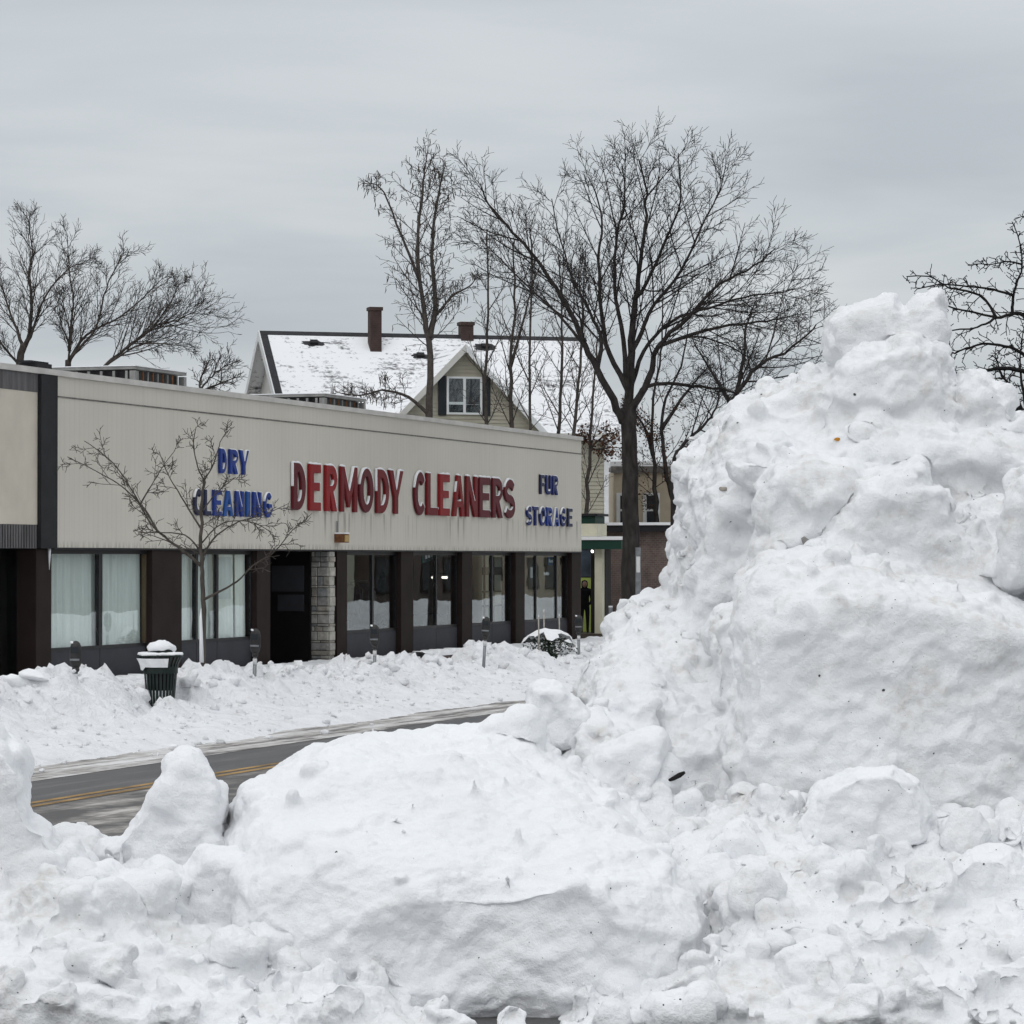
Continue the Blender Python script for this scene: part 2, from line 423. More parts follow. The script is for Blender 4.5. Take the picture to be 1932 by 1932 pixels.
# ------------------------------------------------------------------ object helpers
ORG = {}          # world origin of every empty / part
def link(o, parent=None):
    sc.collection.objects.link(o)
    if parent is not None: o.parent = parent
    return o
def tag(o, label=None, cat=None, group=None, kind=None):
    if label: o["label"] = label
    if cat: o["category"] = cat
    if group: o["group"] = group
    if kind: o["kind"] = kind
    return o
def thing(name, label, cat, loc, group=None):
    o = bpy.data.objects.new(name, None); link(o)
    o.empty_display_size = 0.2
    o.location = loc; ORG[o] = Vector(loc)
    return tag(o, label, cat, group)
def obj(name, verts, faces, mat, parent=None, smooth=False):
    """mesh object from world-space vertices (one material or a list with per-face slots)"""
    org = ORG[parent] if parent is not None else Vector((0, 0, 0))
    v = np.asarray([tuple(p) for p in verts], dtype=float).reshape(-1, 3) if not isinstance(verts, np.ndarray) else verts
    me = bpy.data.meshes.new(name)
    v = v - np.array(org)
    me.from_pydata(v.tolist(), [], faces if not isinstance(faces, np.ndarray) else faces.tolist())
    me.materials.append(MATS[mat])
    me.validate(); me.update()
    if smooth:
        me.polygons.foreach_set("use_smooth", [True] * len(me.polygons))
    o = bpy.data.objects.new(name, me); link(o, parent)
    ORG[o] = org
    return o
def empty_part(name, parent):
    o = bpy.data.objects.new(name, None); link(o, parent); ORG[o] = ORG[parent]; o.empty_display_size = 0.1
    return o
BF = [(0, 1, 2, 3), (7, 6, 5, 4), (0, 4, 5, 1), (1, 5, 6, 2), (2, 6, 7, 3), (3, 7, 4, 0)]
class MB:
    def __init__(s): s.v = []; s.f = []
    def add(s, v, f):
        k = len(s.v); s.v += [tuple(p) for p in v]; s.f += [tuple(i + k for i in q) for q in f]; return s
    def box(s, s0, s1, d0, d1, z0, z1):
        v = [S(s0, d0, z0), S(s0, d1, z0), S(s1, d1, z0), S(s1, d0, z0), S(s0, d0, z1), S(s0, d1, z1), S(s1, d1, z1), S(s1, d0, z1)]
        return s.add(v, BF)
    def obox(s, o, ex, ey, ez):
        o, ex, ey, ez = map(Vector, (o, ex, ey, ez))
        v = [o, o + ey, o + ex + ey, o + ex, o + ez, o + ey + ez, o + ex + ey + ez, o + ex + ez]
        return s.add(v, BF)
    def tube(s, pts, rad, n=6, cap=True):
        pts = [Vector(p) for p in pts]
        if isinstance(rad, (int, float)): rad = [rad] * len(pts)
        k = len(s.v); ref = None
        for i, p in enumerate(pts):
            t = (pts[min(i + 1, len(pts) - 1)] - pts[max(i - 1, 0)]).normalized()
            if ref is None:
                ref = t.cross(Vector((0.31, 0.17, 1)) if abs(t.z) < 0.9 else Vector((1, 0.2, 0))).normalized()
            a = (ref - t * ref.dot(t)).normalized(); ref = a; b = t.cross(a)
            for j in range(n):
                w = 2 * math.pi * j / n
                s.v.append(tuple(p + (a * math.cos(w) + b * math.sin(w)) * rad[i]))
        for i in range(len(pts) - 1):
            for j in range(n):
                q = k + i * n + j; q2 = k + i * n + (j + 1) % n
                s.f.append((q, q2, q2 + n, q + n))
        if cap:
            s.f.append(tuple(k + j for j in range(n))[::-1])
            s.f.append(tuple(k + (len(pts) - 1) * n + j for j in range(n)))
        return s
    def lathe(s, c, prof, n=16):
        """profile (radius, z) about a vertical axis at c"""
        k = len(s.v); c = Vector(c)
        for r, z in prof:
            for j in range(n):
                w = 2 * math.pi * j / n
                s.v.append((c.x + r * math.cos(w), c.y + r * math.sin(w), c.z + z))
        for i in range(len(prof) - 1):
            for j in range(n):
                q = k + i * n + j; q2 = k + i * n + (j + 1) % n
                s.f.append((q, q2, q2 + n, q + n))
        s.f.append(tuple(k + j for j in range(n))[::-1])
        s.f.append(tuple(k + (len(prof) - 1) * n + j for j in range(n)))
        return s
    def build(s, name, mat, parent=None, smooth=False):
        return obj(name, s.v, s.f, mat, parent, smooth)

# ------------------------------------------------------------------ numpy noise
_perm = rng.permutation(512).astype(np.int64)
_g = rng.normal(size=(512, 3)); _g /= np.linalg.norm(_g, axis=1)[:, None]
_jit = rng.random((512, 3))
def _hash(i, j, k):
    return _perm[(_perm[(_perm[i & 511] + j) & 511] + k) & 511]
def gn(P):
    i = np.floor(P).astype(np.int64); f = P - i
    u = f * f * f * (f * (f * 6 - 15) + 10)
    res = 0
    for a in (0, 1):
        for b in (0, 1):
            for c in (0, 1):
                h = _hash(i[:, 0] + a, i[:, 1] + b, i[:, 2] + c)
                d = ((f - np.array([a, b, c])) * _g[h]).sum(1)
                w = (u[:, 0] if a else 1 - u[:, 0]) * (u[:, 1] if b else 1 - u[:, 1]) * (u[:, 2] if c else 1 - u[:, 2])
                res = res + d * w
    return res * 1.6
def fbm(P, oct=3, g=0.5):
    r = 0; a = 1.0; f = 1.0
    for o in range(oct):
        r = r + a * gn(P * f + 17.3 * o); a *= g; f *= 2.03
    return r
def worley(P):
    i = np.floor(P).astype(np.int64)
    best = np.full(len(P), 9.0)
    for a in (-1, 0, 1):
        for b in (-1, 0, 1):
            for c in (-1, 0, 1):
                I = i + np.array([a, b, c])
                h = _hash(I[:, 0], I[:, 1], I[:, 2])
                d = I + _jit[h] - P
                best = np.minimum(best, (d * d).sum(1))
    return np.sqrt(best)

def facet(P, k=14.0, tilt=0.8):
    """broken-plate noise: every cell carries its own tilted plane, blended sharply at the cell borders"""
    i = np.floor(P).astype(np.int64)
    num = np.zeros(len(P)); den = np.zeros(len(P)) + 1e-12
    for a in (-1, 0, 1):
        for b in (-1, 0, 1):
            for c in (-1, 0, 1):
                I = i + np.array([a, b, c])
                h = _hash(I[:, 0], I[:, 1], I[:, 2])
                d = P - (I + _jit[h])
                w = np.exp(-k * (d * d).sum(1))
                num += w * ((_jit[h][:, 0] - 0.5) * 1.2 + tilt * (d * _g[h]).sum(1)); den += w
    return num / den

# ------------------------------------------------------------------ setting: ground, road, pavement
def sheet(name, s0, s1, d0, d1, z, mat, ns=1, nd=1):
    v = []; f = []
    for i in range(ns + 1):
        for j in range(nd + 1):
            v.append(S(s0 + (s1 - s0) * i / ns, d0 + (d1 - d0) * j / nd, z))
    for i in range(ns):
        for j in range(nd):
            a = i * (nd + 1) + j
            f.append((a, a + nd + 1, a + nd + 2, a + 1))
    f = [q[::-1] for q in f]
    o = obj(name, v, f, mat)
    bm = bmesh.new(); bm.from_mesh(o.data); bmesh.ops.recalc_face_normals(bm, faces=bm.faces); bm.to_mesh(o.data); bm.free()
    return tag(o, kind="structure")
gr = obj("ground", [(-900, -300, -0.17), (900, -300, -0.17), (900, 1500, -0.17), (-900, 1500, -0.17)], [(0, 1, 2, 3)], "snow_field")
tag(gr, kind="structure")
sheet("road", -80, 320, 9.9, 20.42, -0.15, "asphalt")
sheet("salt_covered_lane", -80, 320, 12.6, 15.18, -0.1455, "salt_film")
sheet("dirty_snow_strip", -80, 320, 17.05, 19.0, -0.1455, "slush")
for d0 in (15.28, 15.50):
    sheet("road_marking", -80, 320, d0, d0 + 0.12, -0.1455, "yellow_paint")
b = MB().box(-80, 320, -70, 9.75, -0.16, 0.0); tag(b.build("parking_lot", "asphalt"), kind="structure")
b = MB().box(-80, 320, 9.753, 9.9, -0.16, 0.01); tag(b.build("near_kerb", "concrete"), kind="structure")
b = MB().box(-80, 320, 20.42, 20.57, -0.16, 0.01); tag(b.build("far_kerb", "concrete"), kind="structure")
b = MB().box(-80, 320, 20.573, 120, -0.16, 0.0); tag(b.build("pavement", "concrete"), kind="structure")

# far snow bank thrown up along the kerb: one ploughed mass from the lane to the shop fronts
def sstep(a, b_, x):
    t = np.clip((x - a) / (b_ - a), 0, 1); return t * t * (3 - 2 * t)
CREST = [(-300, 1300), (-60, 1292), (0, 1302), (25, 1300), (38, 1288), (60, 1290), (75, 1278), (100, 1268), (150, 1268), (180, 1284), (200, 1297), (255, 1297), (275, 1300),
         (335, 1296), (348, 1272), (380, 1254), (420, 1256), (470, 1268), (520, 1276), (570, 1272), (620, 1270), (660, 1252), (700, 1247), (750, 1250),
         (800, 1248), (850, 1262), (885, 1245), (912, 1222), (960, 1220), (990, 1248), (1040, 1250), (1078, 1236), (1095, 1224), (1130, 1220), (1200, 1215), (1400, 1200)]
DC = 21.25
_cs, _cz = [], []
for x, y in CREST:
    p = on(x, y, DC); _cs.append(sd(p)[0]); _cz.append(p.z)
CAN = on(303, 1240, 20.8); CAN.z = 0.0
def bank_height(s, d):
    P = np.stack([s, d, np.zeros_like(s)], 1)
    X = s * SU - d * CU; Y = s * CU + d * SU
    warp = fbm(P * 0.55 + 3.1, 3) * 0.32
    dd = d + warp
    c = np.interp(s, _cs, _cz) - 0.05
    edge = 18.25 + 0.35 * gn(P * np.array([0.35, 0.0, 0]) + 9.0)
    lane = -0.19 + 0.17 * sstep(edge - 0.25, edge + 0.5, d) + 0.16 * sstep(18.8, 20.4, d)
    back = 0.10 + 0.10 * sstep(25.2, 25.4, d)
    w = sstep(19.55, 20.95, dd) * (1 - sstep(21.45, 22.7, dd))
    base = np.where(d < 21.2, lane, back)
    z = base + (c - base) * w
    rough = 0.10 + 0.90 * w
    t = worley(P * np.array([2.6, 2.6, 1]) + 5.0)
    t2 = worley(P * np.array([5.5, 5.5, 1]) + 1.7)
    z = z + rough * (0.17 * (0.55 - np.clip(t, 0, 1)) + 0.08 * (0.5 - np.clip(t2, 0, 1)) + 0.06 * fbm(P * 4.2, 3) + 0.20 * facet(P * np.array([1.5, 1.5, 1]) + 2.2, 24.0) + 0.12 * facet(P * np.array([4.0, 4.0, 1]) + 7.2, 20.0))
    z = z + 0.012 * fbm(P * 3.0 + 8, 3) * sstep(edge, edge + 0.5, d)
    # ploughed ledges along the lane
    z = z + 0.03 * gn(P * np.array([0.25, 3.5, 0])) * sstep(18.4, 19.2, d) * (1 - w)
    # hollow dug out in front of the litter bin
    ax = np.abs(X - (CAN.x + 0.0))
    lim = np.where(Y < CAN.y + 0.35, 0.0 + np.clip(ax - 0.03, 0, None) * 1.5 + 0.04 * np.clip(CAN.y - Y, 0, None), 9)
    z = np.minimum(z, np.maximum(lim, lane))
    return z
ss = np.arange(28, 106, 0.062); ds_ = np.arange(17.6, 26.36, 0.062)
gs, gd = np.meshgrid(ss, ds_, indexing='ij')
hz = bank_height(gs.ravel(), gd.ravel())
X = gs.ravel() * SU - gd.ravel() * CU; Y = gs.ravel() * CU + gd.ravel() * SU
jx = 0.03 * gn(np.stack([gs.ravel() * 7, gd.ravel() * 7, hz * 5], 1)); jy = 0.03 * gn(np.stack([gs.ravel() * 7 + 40, gd.ravel() * 7, hz * 5], 1))
V = np.stack([X + jx, Y + jy, hz], 1)
n1, n2 = len(ss), len(ds_)
ii, jj = np.meshgrid(np.arange(n1 - 1), np.arange(n2 - 1), indexing='ij')
a = (ii * n2 + jj).ravel()
Fq = np.stack([a, a + 1, a + n2 + 1, a + n2], 1)[:, ::-1]
o = obj("kerbside_snow_bank", V, Fq, "snow_bank", smooth=True)
tag(o, "long lumpy ploughed snow bank along the far kerb in front of the shops", "snow bank", kind="stuff")

# loose snow lumps lying on the bank and lane
ICO = {}
def chunk(c, size, rg, sub=1, flat=0.75):
    if sub not in ICO:
        bm = bmesh.new(); bmesh.ops.create_icosphere(bm, subdivisions=sub, radius=1.0)
        ICO[sub] = (np.array([p.co for p in bm.verts]), [tuple(x.index for x in q.verts) for q in bm.faces]); bm.free()
    v = ICO[sub][0].copy(); f = ICO[sub][1]
    for _ in range(9):
        nrm = rg.normal(size=3); nrm /= np.linalg.norm(nrm); h = rg.uniform(0.4, 0.8)
        dd = v @ nrm; k = dd > h
        v[k] -= np.outer(dd[k] - h, nrm)
    v *= np.array([rg.uniform(0.7, 1.25), rg.uniform(0.7, 1.2), rg.uniform(0.55, 1.0) * flat / 0.75]) * size
    a, b_ = rg.uniform(0, 6.28), rg.normal(0, 0.4)
    Ra = np.array([[math.cos(a), -math.sin(a), 0], [math.sin(a), math.cos(a), 0], [0, 0, 1]])
    Rb = np.array([[1, 0, 0], [0, math.cos(b_), -math.sin(b_)], [0, math.sin(b_), math.cos(b_)]])
    return v @ Rb.T @ Ra.T + np.array(c), f
mb = MB()
rg = np.random.default_rng(5)
LS = rg.uniform(32, 88, 900)
LD = np.array([rg.choice([rg.uniform(20.3, 21.9), rg.uniform(18.3, 20.5), rg.uniform(17.4, 18.4)], p=[0.66, 0.26, 0.08]) for _ in range(900)])
LZ = np.where(LD > 18.2, bank_height(LS, LD), -0.14)
for s_, d_, zz in zip(LS, LD, LZ):
    sz = min(0.2, rg.lognormal(-2.55, 0.5)) * (0.6 if d_ < 20 else 1)
    v, f = chunk(S(s_, d_, zz + sz * 0.15), sz, rg)
    mb.add(v, f)
LS = rg.uniform(33, 84, 1500); LD = rg.uniform(18.6, 21.9, 1500); LZ = bank_height(LS, LD)
for s_, d_, zz in zip(LS, LD, LZ):
    v, f = chunk(S(s_, d_, zz), rg.uniform(0.018, 0.055), rg); mb.add(v, f)
o = mb.build("loose_snow_lumps", "snow_bank", smooth=True)
tag(o, "scattered small snow lumps on the far kerb bank and road edge", "snow lumps", kind="stuff")
for (x, y, d_, w_, h_, lab) in ((24, 1283, 21.0, 0.20, 0.22, "upright pale snow slab standing alone at the left end of the far bank"),
                               (62, 1275, 21.1, 0.26, 0.16, "rounded snow lump perched on the far bank before the black shopfront"),
                               (328, 1410, 17.6, 0.075, 0.06, "small white snow lump alone on the road edge")):
    v, f = chunk((0, 0, 0), 1.0, np.random.default_rng(int(x)), 2)
    c = on(x, y, d_)
    o = obj("snow_lump", v * np.array([w_, w_ * 0.7, h_]) + np.array(c), f, "snow_cap", smooth=True)
    tag(o, lab, "snow lump", "lumps on the far side")

# ------------------------------------------------------------------ the dry cleaner's building
DF = 26.45
z_f0, z_f1 = 2.72, 6.035
sE = s_of(1097, DF)
sL = s_of(103, DF)
bld = thing("cleaners_building", "long low beige shop building with brown pilasters and big windows", "building", S(sL, DF, 0))
MB().box(sL, sE, DF, DF + 0.45, z_f0, z_f1 - 0.09).build("fascia", "fascia_beige", bld)
MB().box(sL - 3.1, sE + 0.03, DF - 0.05, DF + 0.5, z_f1 - 0.088, z_f1 + 0.02).build("coping", "coping", bld)
MB().box(sL + 0.002, sE - 0.01, DF - 0.012, DF + 0.1, 5.545, 5.572).build("panel_joint", "joint_dark", bld)
MB().box(sL, sE, DF + 0.003, DF + 0.44, z_f0 - 0.035, z_f0 - 0.002).build("drip_edge", "black_frame", bld)
MB().box(sL, sE - 0.02, DF + 0.46, DF + 16, 5.3, 5.5).build("roof", "snow_field", bld)
MB().box(sE - 0.25, sE - 0.02, DF + 0.46, DF + 16, -0.1, 5.29).build("side_wall", "beige_panel", bld)
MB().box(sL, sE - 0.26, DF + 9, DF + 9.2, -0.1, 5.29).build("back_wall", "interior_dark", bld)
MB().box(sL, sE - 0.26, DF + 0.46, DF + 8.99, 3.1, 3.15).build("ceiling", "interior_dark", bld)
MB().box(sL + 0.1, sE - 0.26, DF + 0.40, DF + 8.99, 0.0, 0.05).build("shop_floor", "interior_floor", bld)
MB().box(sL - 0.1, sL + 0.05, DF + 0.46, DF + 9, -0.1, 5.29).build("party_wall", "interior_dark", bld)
DP = 26.50                                    # pilaster faces
DG = 26.655                                    # glass
PIL = [(68, 97), (287, 343), (485, 510), (636, 655), (757, 780), (872, 891), (973, 990), (1079, 1096)]
PS = [(s_of(a, DP), s_of(b_, DP)) for a, b_ in PIL]
for a, b_ in PS:
    MB().box(a, b_, DP, DP + 0.40, -0.1, z_f0 - 0.037).build("pilaster", "brown_paint", bld)
def window(i, j, mull, zs=0.80, wood=False):
    s0, s1 = PS[i][1] + 0.002, PS[j][0] - 0.002
    w = empty_part("window", bld)
    MB().box(s0, s1, DG - 0.03, DG + 0.06, 2.60, z_f0 - 0.038).build("head_rail", "black_frame", w)
    MB().box(s0, s1, DG - 0.03, DG + 0.06, zs - 0.04, zs + 0.02).build("sill", "black_frame", w)
    MB().box(s0, s0 + 0.04, DG - 0.03, DG + 0.06, zs + 0.021, 2.599).build("jamb", "black_frame", w)
    MB().box(s1 - 0.04, s1, DG - 0.03, DG + 0.06, zs + 0.021, 2.599).build("jamb", "wood_edge" if wood else "black_frame", w)
    cuts = [s0 + 0.04]
    for m0, m1 in mull:
        a, b_ = s_of(m0, DG), s_of(m1, DG)
        b_ = max(b_, a + 0.05)
        MB().box(a, b_, DG - 0.03, DG + 0.06, zs + 0.021, 2.599).build("mullion", "black_frame", w)
        cuts += [a, b_]
    cuts.append(s1 - 0.04)
    for k in range(0, len(cuts), 2):
        MB().box(cuts[k] + 0.001, cuts[k + 1] - 0.001, DG, DG + 0.008, zs + 0.022, 2.598).build("pane", "window_glass", w)
    # kick panels below, split at the mullions
    kc = [s0] + [s_of((m0 + m1) / 2, DG) for m0, m1 in mull] + [s1]
    for k in range(len(kc) - 1):
        MB().box(kc[k] + 0.012, kc[k + 1] - 0.012, DG - 0.02, DG + 0.05, -0.05, zs - 0.042).build("kick_panel", "grey_panel", bld)
    MB().box(s0, s1, DG + 0.052, DG + 0.09, -0.05, zs - 0.042).build("panel_backing", "black_frame", bld)
    return s0, s1
W1 = window(0, 1, [(184, 190)], wood=True)
W2 = window(1, 2, [(367, 371), (406, 410)])
W3 = window(3, 4, [(700, 703)])
W4 = window(4, 5, [(820.5, 822.5)])
W5 = window(5, 6, [(926, 928)])
W6 = window(6, 7, [(1009, 1010.5), (1048, 1049.5)])
# recessed entrance: stone clad reveal, dark lobby side, doors further in
s_st0, s_st1 = s_of(619, DP), s_of(629, DP)
ent = empty_part("door", bld)
s_d0, s_d1 = PS[2][1] + 0.002, s_st0 - 0.05
DD = DP + 1.6
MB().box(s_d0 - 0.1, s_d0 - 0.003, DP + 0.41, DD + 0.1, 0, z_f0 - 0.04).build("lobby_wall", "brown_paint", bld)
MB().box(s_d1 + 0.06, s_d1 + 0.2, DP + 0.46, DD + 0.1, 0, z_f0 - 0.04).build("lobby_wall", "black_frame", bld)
MB().box(s_d1 + 0.03, s_d1 + 0.058, DP + 0.6, DP + 1.4, 1.75, 2.35).build("lobby_board", "grey_panel", bld)
MB().box(s_d1 + 0.03, s_d1 + 0.058, DP + 0.6, DP + 1.25, 1.30, 1.68).build("lobby_board", "grey_panel", bld)
MB().box(s_d0, s_d1, DD, DD + 0.05, 2.45, z_f0 - 0.04).build("transom", "interior_dark", ent)
MB().box(s_d0, s_d0 + 0.08, DD, DD + 0.05, 0, 2.449).build("door_frame", "black_frame", ent)
MB().box(s_d1 - 0.08, s_d1, DD, DD + 0.05, 0, 2.449).build("door_frame", "black_frame", ent)
sm = (s_d0 + s_d1) / 2
MB().box(sm - 0.05, sm + 0.05, DD, DD + 0.05, 0, 2.449).build("door_frame", "black_frame", ent)
for a, b_ in ((s_d0 + 0.081, sm - 0.051), (sm + 0.051, s_d1 - 0.081)):
    MB().box(a, b_, DD + 0.02, DD + 0.028, 0.25, 2.448).build("door_pane", "window_glass", ent)
    MB().box(a, b_, DD + 0.005, DD + 0.045, 0.0, 0.248).build("door_panel", "black_frame", ent)
MB().box(sm - 0.09, sm - 0.07, DD - 0.06, DD - 0.04, 0.95, 1.35).build("door_handle", "galvanised", ent)
pier = MB().box(s_st0 + 0.03, s_st1 - 0.03, DP + 0.03, DP + 0.45, -0.1, z_f0 - 0.04).build("stone_pier", "mortar", bld)
MB().box(s_st1 + 0.001, PS[3][0] - 0.001, DP + 0.1, DP + 0.3, -0.1, z_f0 - 0.04).build("filler_panel", "black_frame", bld)
rs = random.Random(3)
stone_meshes = []
zc = 0.0
while zc < z_f0 - 0.06:
    h = min(rs.choice([0.055, 0.08, 0.12, 0.17, 0.21]), z_f0 - 0.045 - zc)
    if h < 0.03: break
    dcur = DP
    row = []
    while dcur < DP + 0.40:
        L = rs.choice([0.14, 0.2, 0.28, 0.43])
        row.append((dcur, min(dcur + L, DP + 0.43))); dcur += L
    for a, b_ in row:
        pr = rs.uniform(0.0, 0.028)
        mb = MB(); g = 0.006
        s0 = s_st0 + 0.03 - 0.012 - pr
        # slightly chamfered block: inner box plus proud face
        v = [S(s0 + 0.02, a + g, zc + g), S(s0 + 0.02, b_ - g, zc + g), S(s_st1 - 0.031 if a == DP else s0 + 0.06, b_ - g, zc + g), S(s_st1 - 0.031 if a == DP else s0 + 0.06, a + g, zc + g)]
        v += [S(s0 + 0.02, a + g, zc + h - g), S(s0 + 0.02, b_ - g, zc + h - g), S(s_st1 - 0.031 if a == DP else s0 + 0.06, b_ - g, zc + h - g), S(s_st1 - 0.031 if a == DP else s0 + 0.06, a + g, zc + h - g)]
        q = 0.015
        v += [S(s0, a + g + q, zc + g + q * 0.6), S(s0 + 0.004, b_ - g - q, zc + g + q * 0.6), S(s0 + 0.006, b_ - g - q, zc + h - g - q * 0.6), S(s0, a + g + q, zc + h - g - q * 0.6)]
        f = [(0, 1, 9, 8), (1, 5, 10, 9), (5, 4, 11, 10), (4, 0, 8, 11), (8, 9, 10, 11), (7, 6, 2, 3), (0, 3, 2, 1), (4, 5, 6, 7), (1, 2, 6, 5), (3, 0, 4, 7)]
        mb.add(v, f).build("stone", "stone_%d" % rs.randrange(5), pier)
    # front return stone
    pr = rs.uniform(0.0, 0.03)
    MB().box(s_st0 + 0.012, s_st1 - 0.005 + pr * 0.3, DP - 0.02 - pr, DP + 0.004, zc + 0.005, zc + h - 0.005).build("stone", "stone_%d" % rs.choice([0, 2, 2, 3]), pier)
    zc += h
# soffit over the entrance
MB().box(s_d0, s_d1, DP + 0.0, DD - 0.01, z_f0 - 0.036, z_f0 - 0.004).build("soffit", "black_frame", bld)

# charcoal divider and the neighbour on the left
nb = thing("neighbour_shop", "shop with tan fascia panel and black open front at left edge", "building", S(sL - 3, DF, 0))
sA, sB = s_of(72, DF), sL - 0.003
MB().box(sA, sB, DF - 0.06, DF + 0.44, z_f0 - 0.02, z_f1 - 0.091).build("divider_strip", "charcoal", nb)
s0 = sL - 9
MB().box(s0, sA - 0.003, DF + 0.02, DF + 0.4, z_f0 + 0.42, 5.60).build("fascia_panel", "beige_panel", nb)
top = MB().box(s0, sA - 0.003, DF + 0.01, DF + 0.4, 5.603, z_f1 - 0.091).build("upper_band", "ribbed_grey", nb)
low = MB().box(s0, sA - 0.003, DF + 0.035, DF + 0.4, z_f0 - 0.02, z_f0 + 0.417).build("lower_band", "ribbed_grey", nb)
for k in range(22):
    a = sA - 0.05 - k * 0.105
    MB().box(a - 0.055, a, DF + 0.008, DF + 0.033, z_f0 - 0.018, z_f0 + 0.415).build("rib", "ribbed_grey", low)
MB().box(sL - 9, sL - 3.11, DF - 0.05, DF + 0.5, z_f1 - 0.088, z_f1 + 0.02).build("coping", "coping", nb)
MB().box(s0, sL - 0.2, DF + 0.46, DF + 12, 5.3, 5.5).build("roof", "snow_field", nb)
MB().box(s0, sL - 0.12, DF + 3.0, DF + 3.2, 0, 5.29).build("back_wall", "black_frame", nb)
MB().box(s0, sL - 0.12, DF + 0.46, DF + 2.99, 3.0, 3.1).build("ceiling", "black_frame", nb)
MB().box(s0, s0 + 0.2, DF + 0.46, DF + 2.99, 0, 2.99).build("side_wall", "black_frame", nb)
MB().box(s0, PS[0][0] - 0.003, DP + 0.5, DP + 0.508, 0.3, 2.65).build("window_pane", "window_glass", nb)
ic = MB().tube([S(sA + 0.45, DF + 0.0, z_f0 - 0.02), S(sA + 0.45, DF, z_f0 - 0.2), S(sA + 0.45, DF, z_f0 - 0.42)], [0.035, 0.022, 0.004], 6)
tag(ic.build("icicle", "snow_cap", smooth=True), "thin icicle hanging below the charcoal divider strip", "icicle")

# curtains in the two left windows
def curtain(x0, x1, lab, d_=DG + 0.14, top=2.62, bot=0.78, seed=0, flare=0.0):
    a, b_ = s_of(x0, d_), s_of(x1, d_)
    n = max(14, int((b_ - a) / 0.02)); m = 10
    v = []; f = []
    rr = random.Random(seed); ph = rr.uniform(0, 6); fr = rr.uniform(28, 36)
    for i in range(n + 1):
        s_ = a + (b_ - a) * i / n
        for j in range(m + 1):
            t = j / m
            z = top + (bot - top) * t
            k = math.sin(s_ * fr + ph + 0.6 * math.sin(s_ * 5)) * 0.035 * (0.6 + 0.6 * t)
            v.append(S(s_ + flare * t * (i / n - 0.5) * 2, d_ + k, z))
    for i in range(n):
        for j in range(m):
            q = i * (m + 1) + j
            f.append((q, q + 1, q + m + 2, q + m + 1))
    o = obj("curtain", v, f, "curtain", smooth=True)
    tag(o, lab, "curtain", "curtains in the shop windows")
curtain(92, 190, "pale curtain in the left pane of the leftmost shop window", seed=1)
curtain(193, 279, "pale curtain in the right pane of the leftmost shop window", seed=2)
curtain(338, 364, "narrow pale curtain in the second window left of the street tree trunk", seed=3)
curtain(373, 398, "pale curtain strip in the second window right behind the street tree trunk", seed=4, flare=0.12)
curtain(409, 440, "pale curtain in the second window just right of the dark gap", seed=5)
curtain(441, 474, "pale curtain at the right edge of the second shop window", seed=6)

# things seen dimly through the other windows
def lamp_tube(x0, x1, y, d_, lab):
    p, q = on(x0, y, d_), on(x1, y, d_)
    t = thing("strip_light", lab, "strip light", p, "lit strip lights inside the shop")
    MB().tube([p, q], 0.035, 8).build("tube", "lit_tube", t)
    a, b_ = sd(p)[0], sd(q)[0]
    MB().box(a - 0.05, b_ + 0.05, d_ - 0.06, d_ + 0.06, p.z + 0.05, p.z + 0.13).build("fixture", "cloth_grey", t)
    for e_ in (a + 0.1, b_ - 0.1):
        MB().tube([S(e_, d_, p.z + 0.131), S(e_, d_, 3.099)], 0.008, 5).build("hanger", "cloth_grey", t)
lamp_tube(835, 849, 1089.5, 29.5, "short lit strip light in the fourth shop window")
lamp_tube(816, 822, 1089.5, 29.5, "dim short strip light left of the bright one inside the shop")
xt = on(722, 1170, 28.0); xt.z = 0.05
ct = thing("christmas_tree", "dark decorated Christmas tree inside the third shop window", "Christmas tree", xt)
MB().tube([xt, xt + Vector((0, 0, 0.5))], 0.05, 6).build("trunk", "bark", ct)
mb = MB(); rr = random.Random(8)
for k in range(420):
    h = rr.uniform(0.35, 2.2); r_ = (2.25 - h) * 0.34; w = rr.uniform(0, 6.28)
    p = xt + Vector((0, 0, h)); q = p + Vector((math.cos(w) * r_, math.sin(w) * r_, -0.18))
    sdv = Vector((-math.sin(w), math.cos(w), 0)) * 0.09
    mb.add([p, q - sdv, q, q + sdv + Vector((0, 0, 0.04))], [(0, 1, 2), (0, 2, 3)])
mb.build("crown", "evergreen", ct)
for k in range(16):
    h = rr.uniform(0.5, 2.0); r_ = (2.25 - h) * 0.34 + 0.02; w = rr.uniform(0, 6.28)
    c = xt + Vector((math.cos(w) * r_, math.sin(w) * r_, h))
    v, f = chunk(c, 0.03, np.random.default_rng(k), 1); obj("bauble", v, f, "bulb_gold", ct, True)
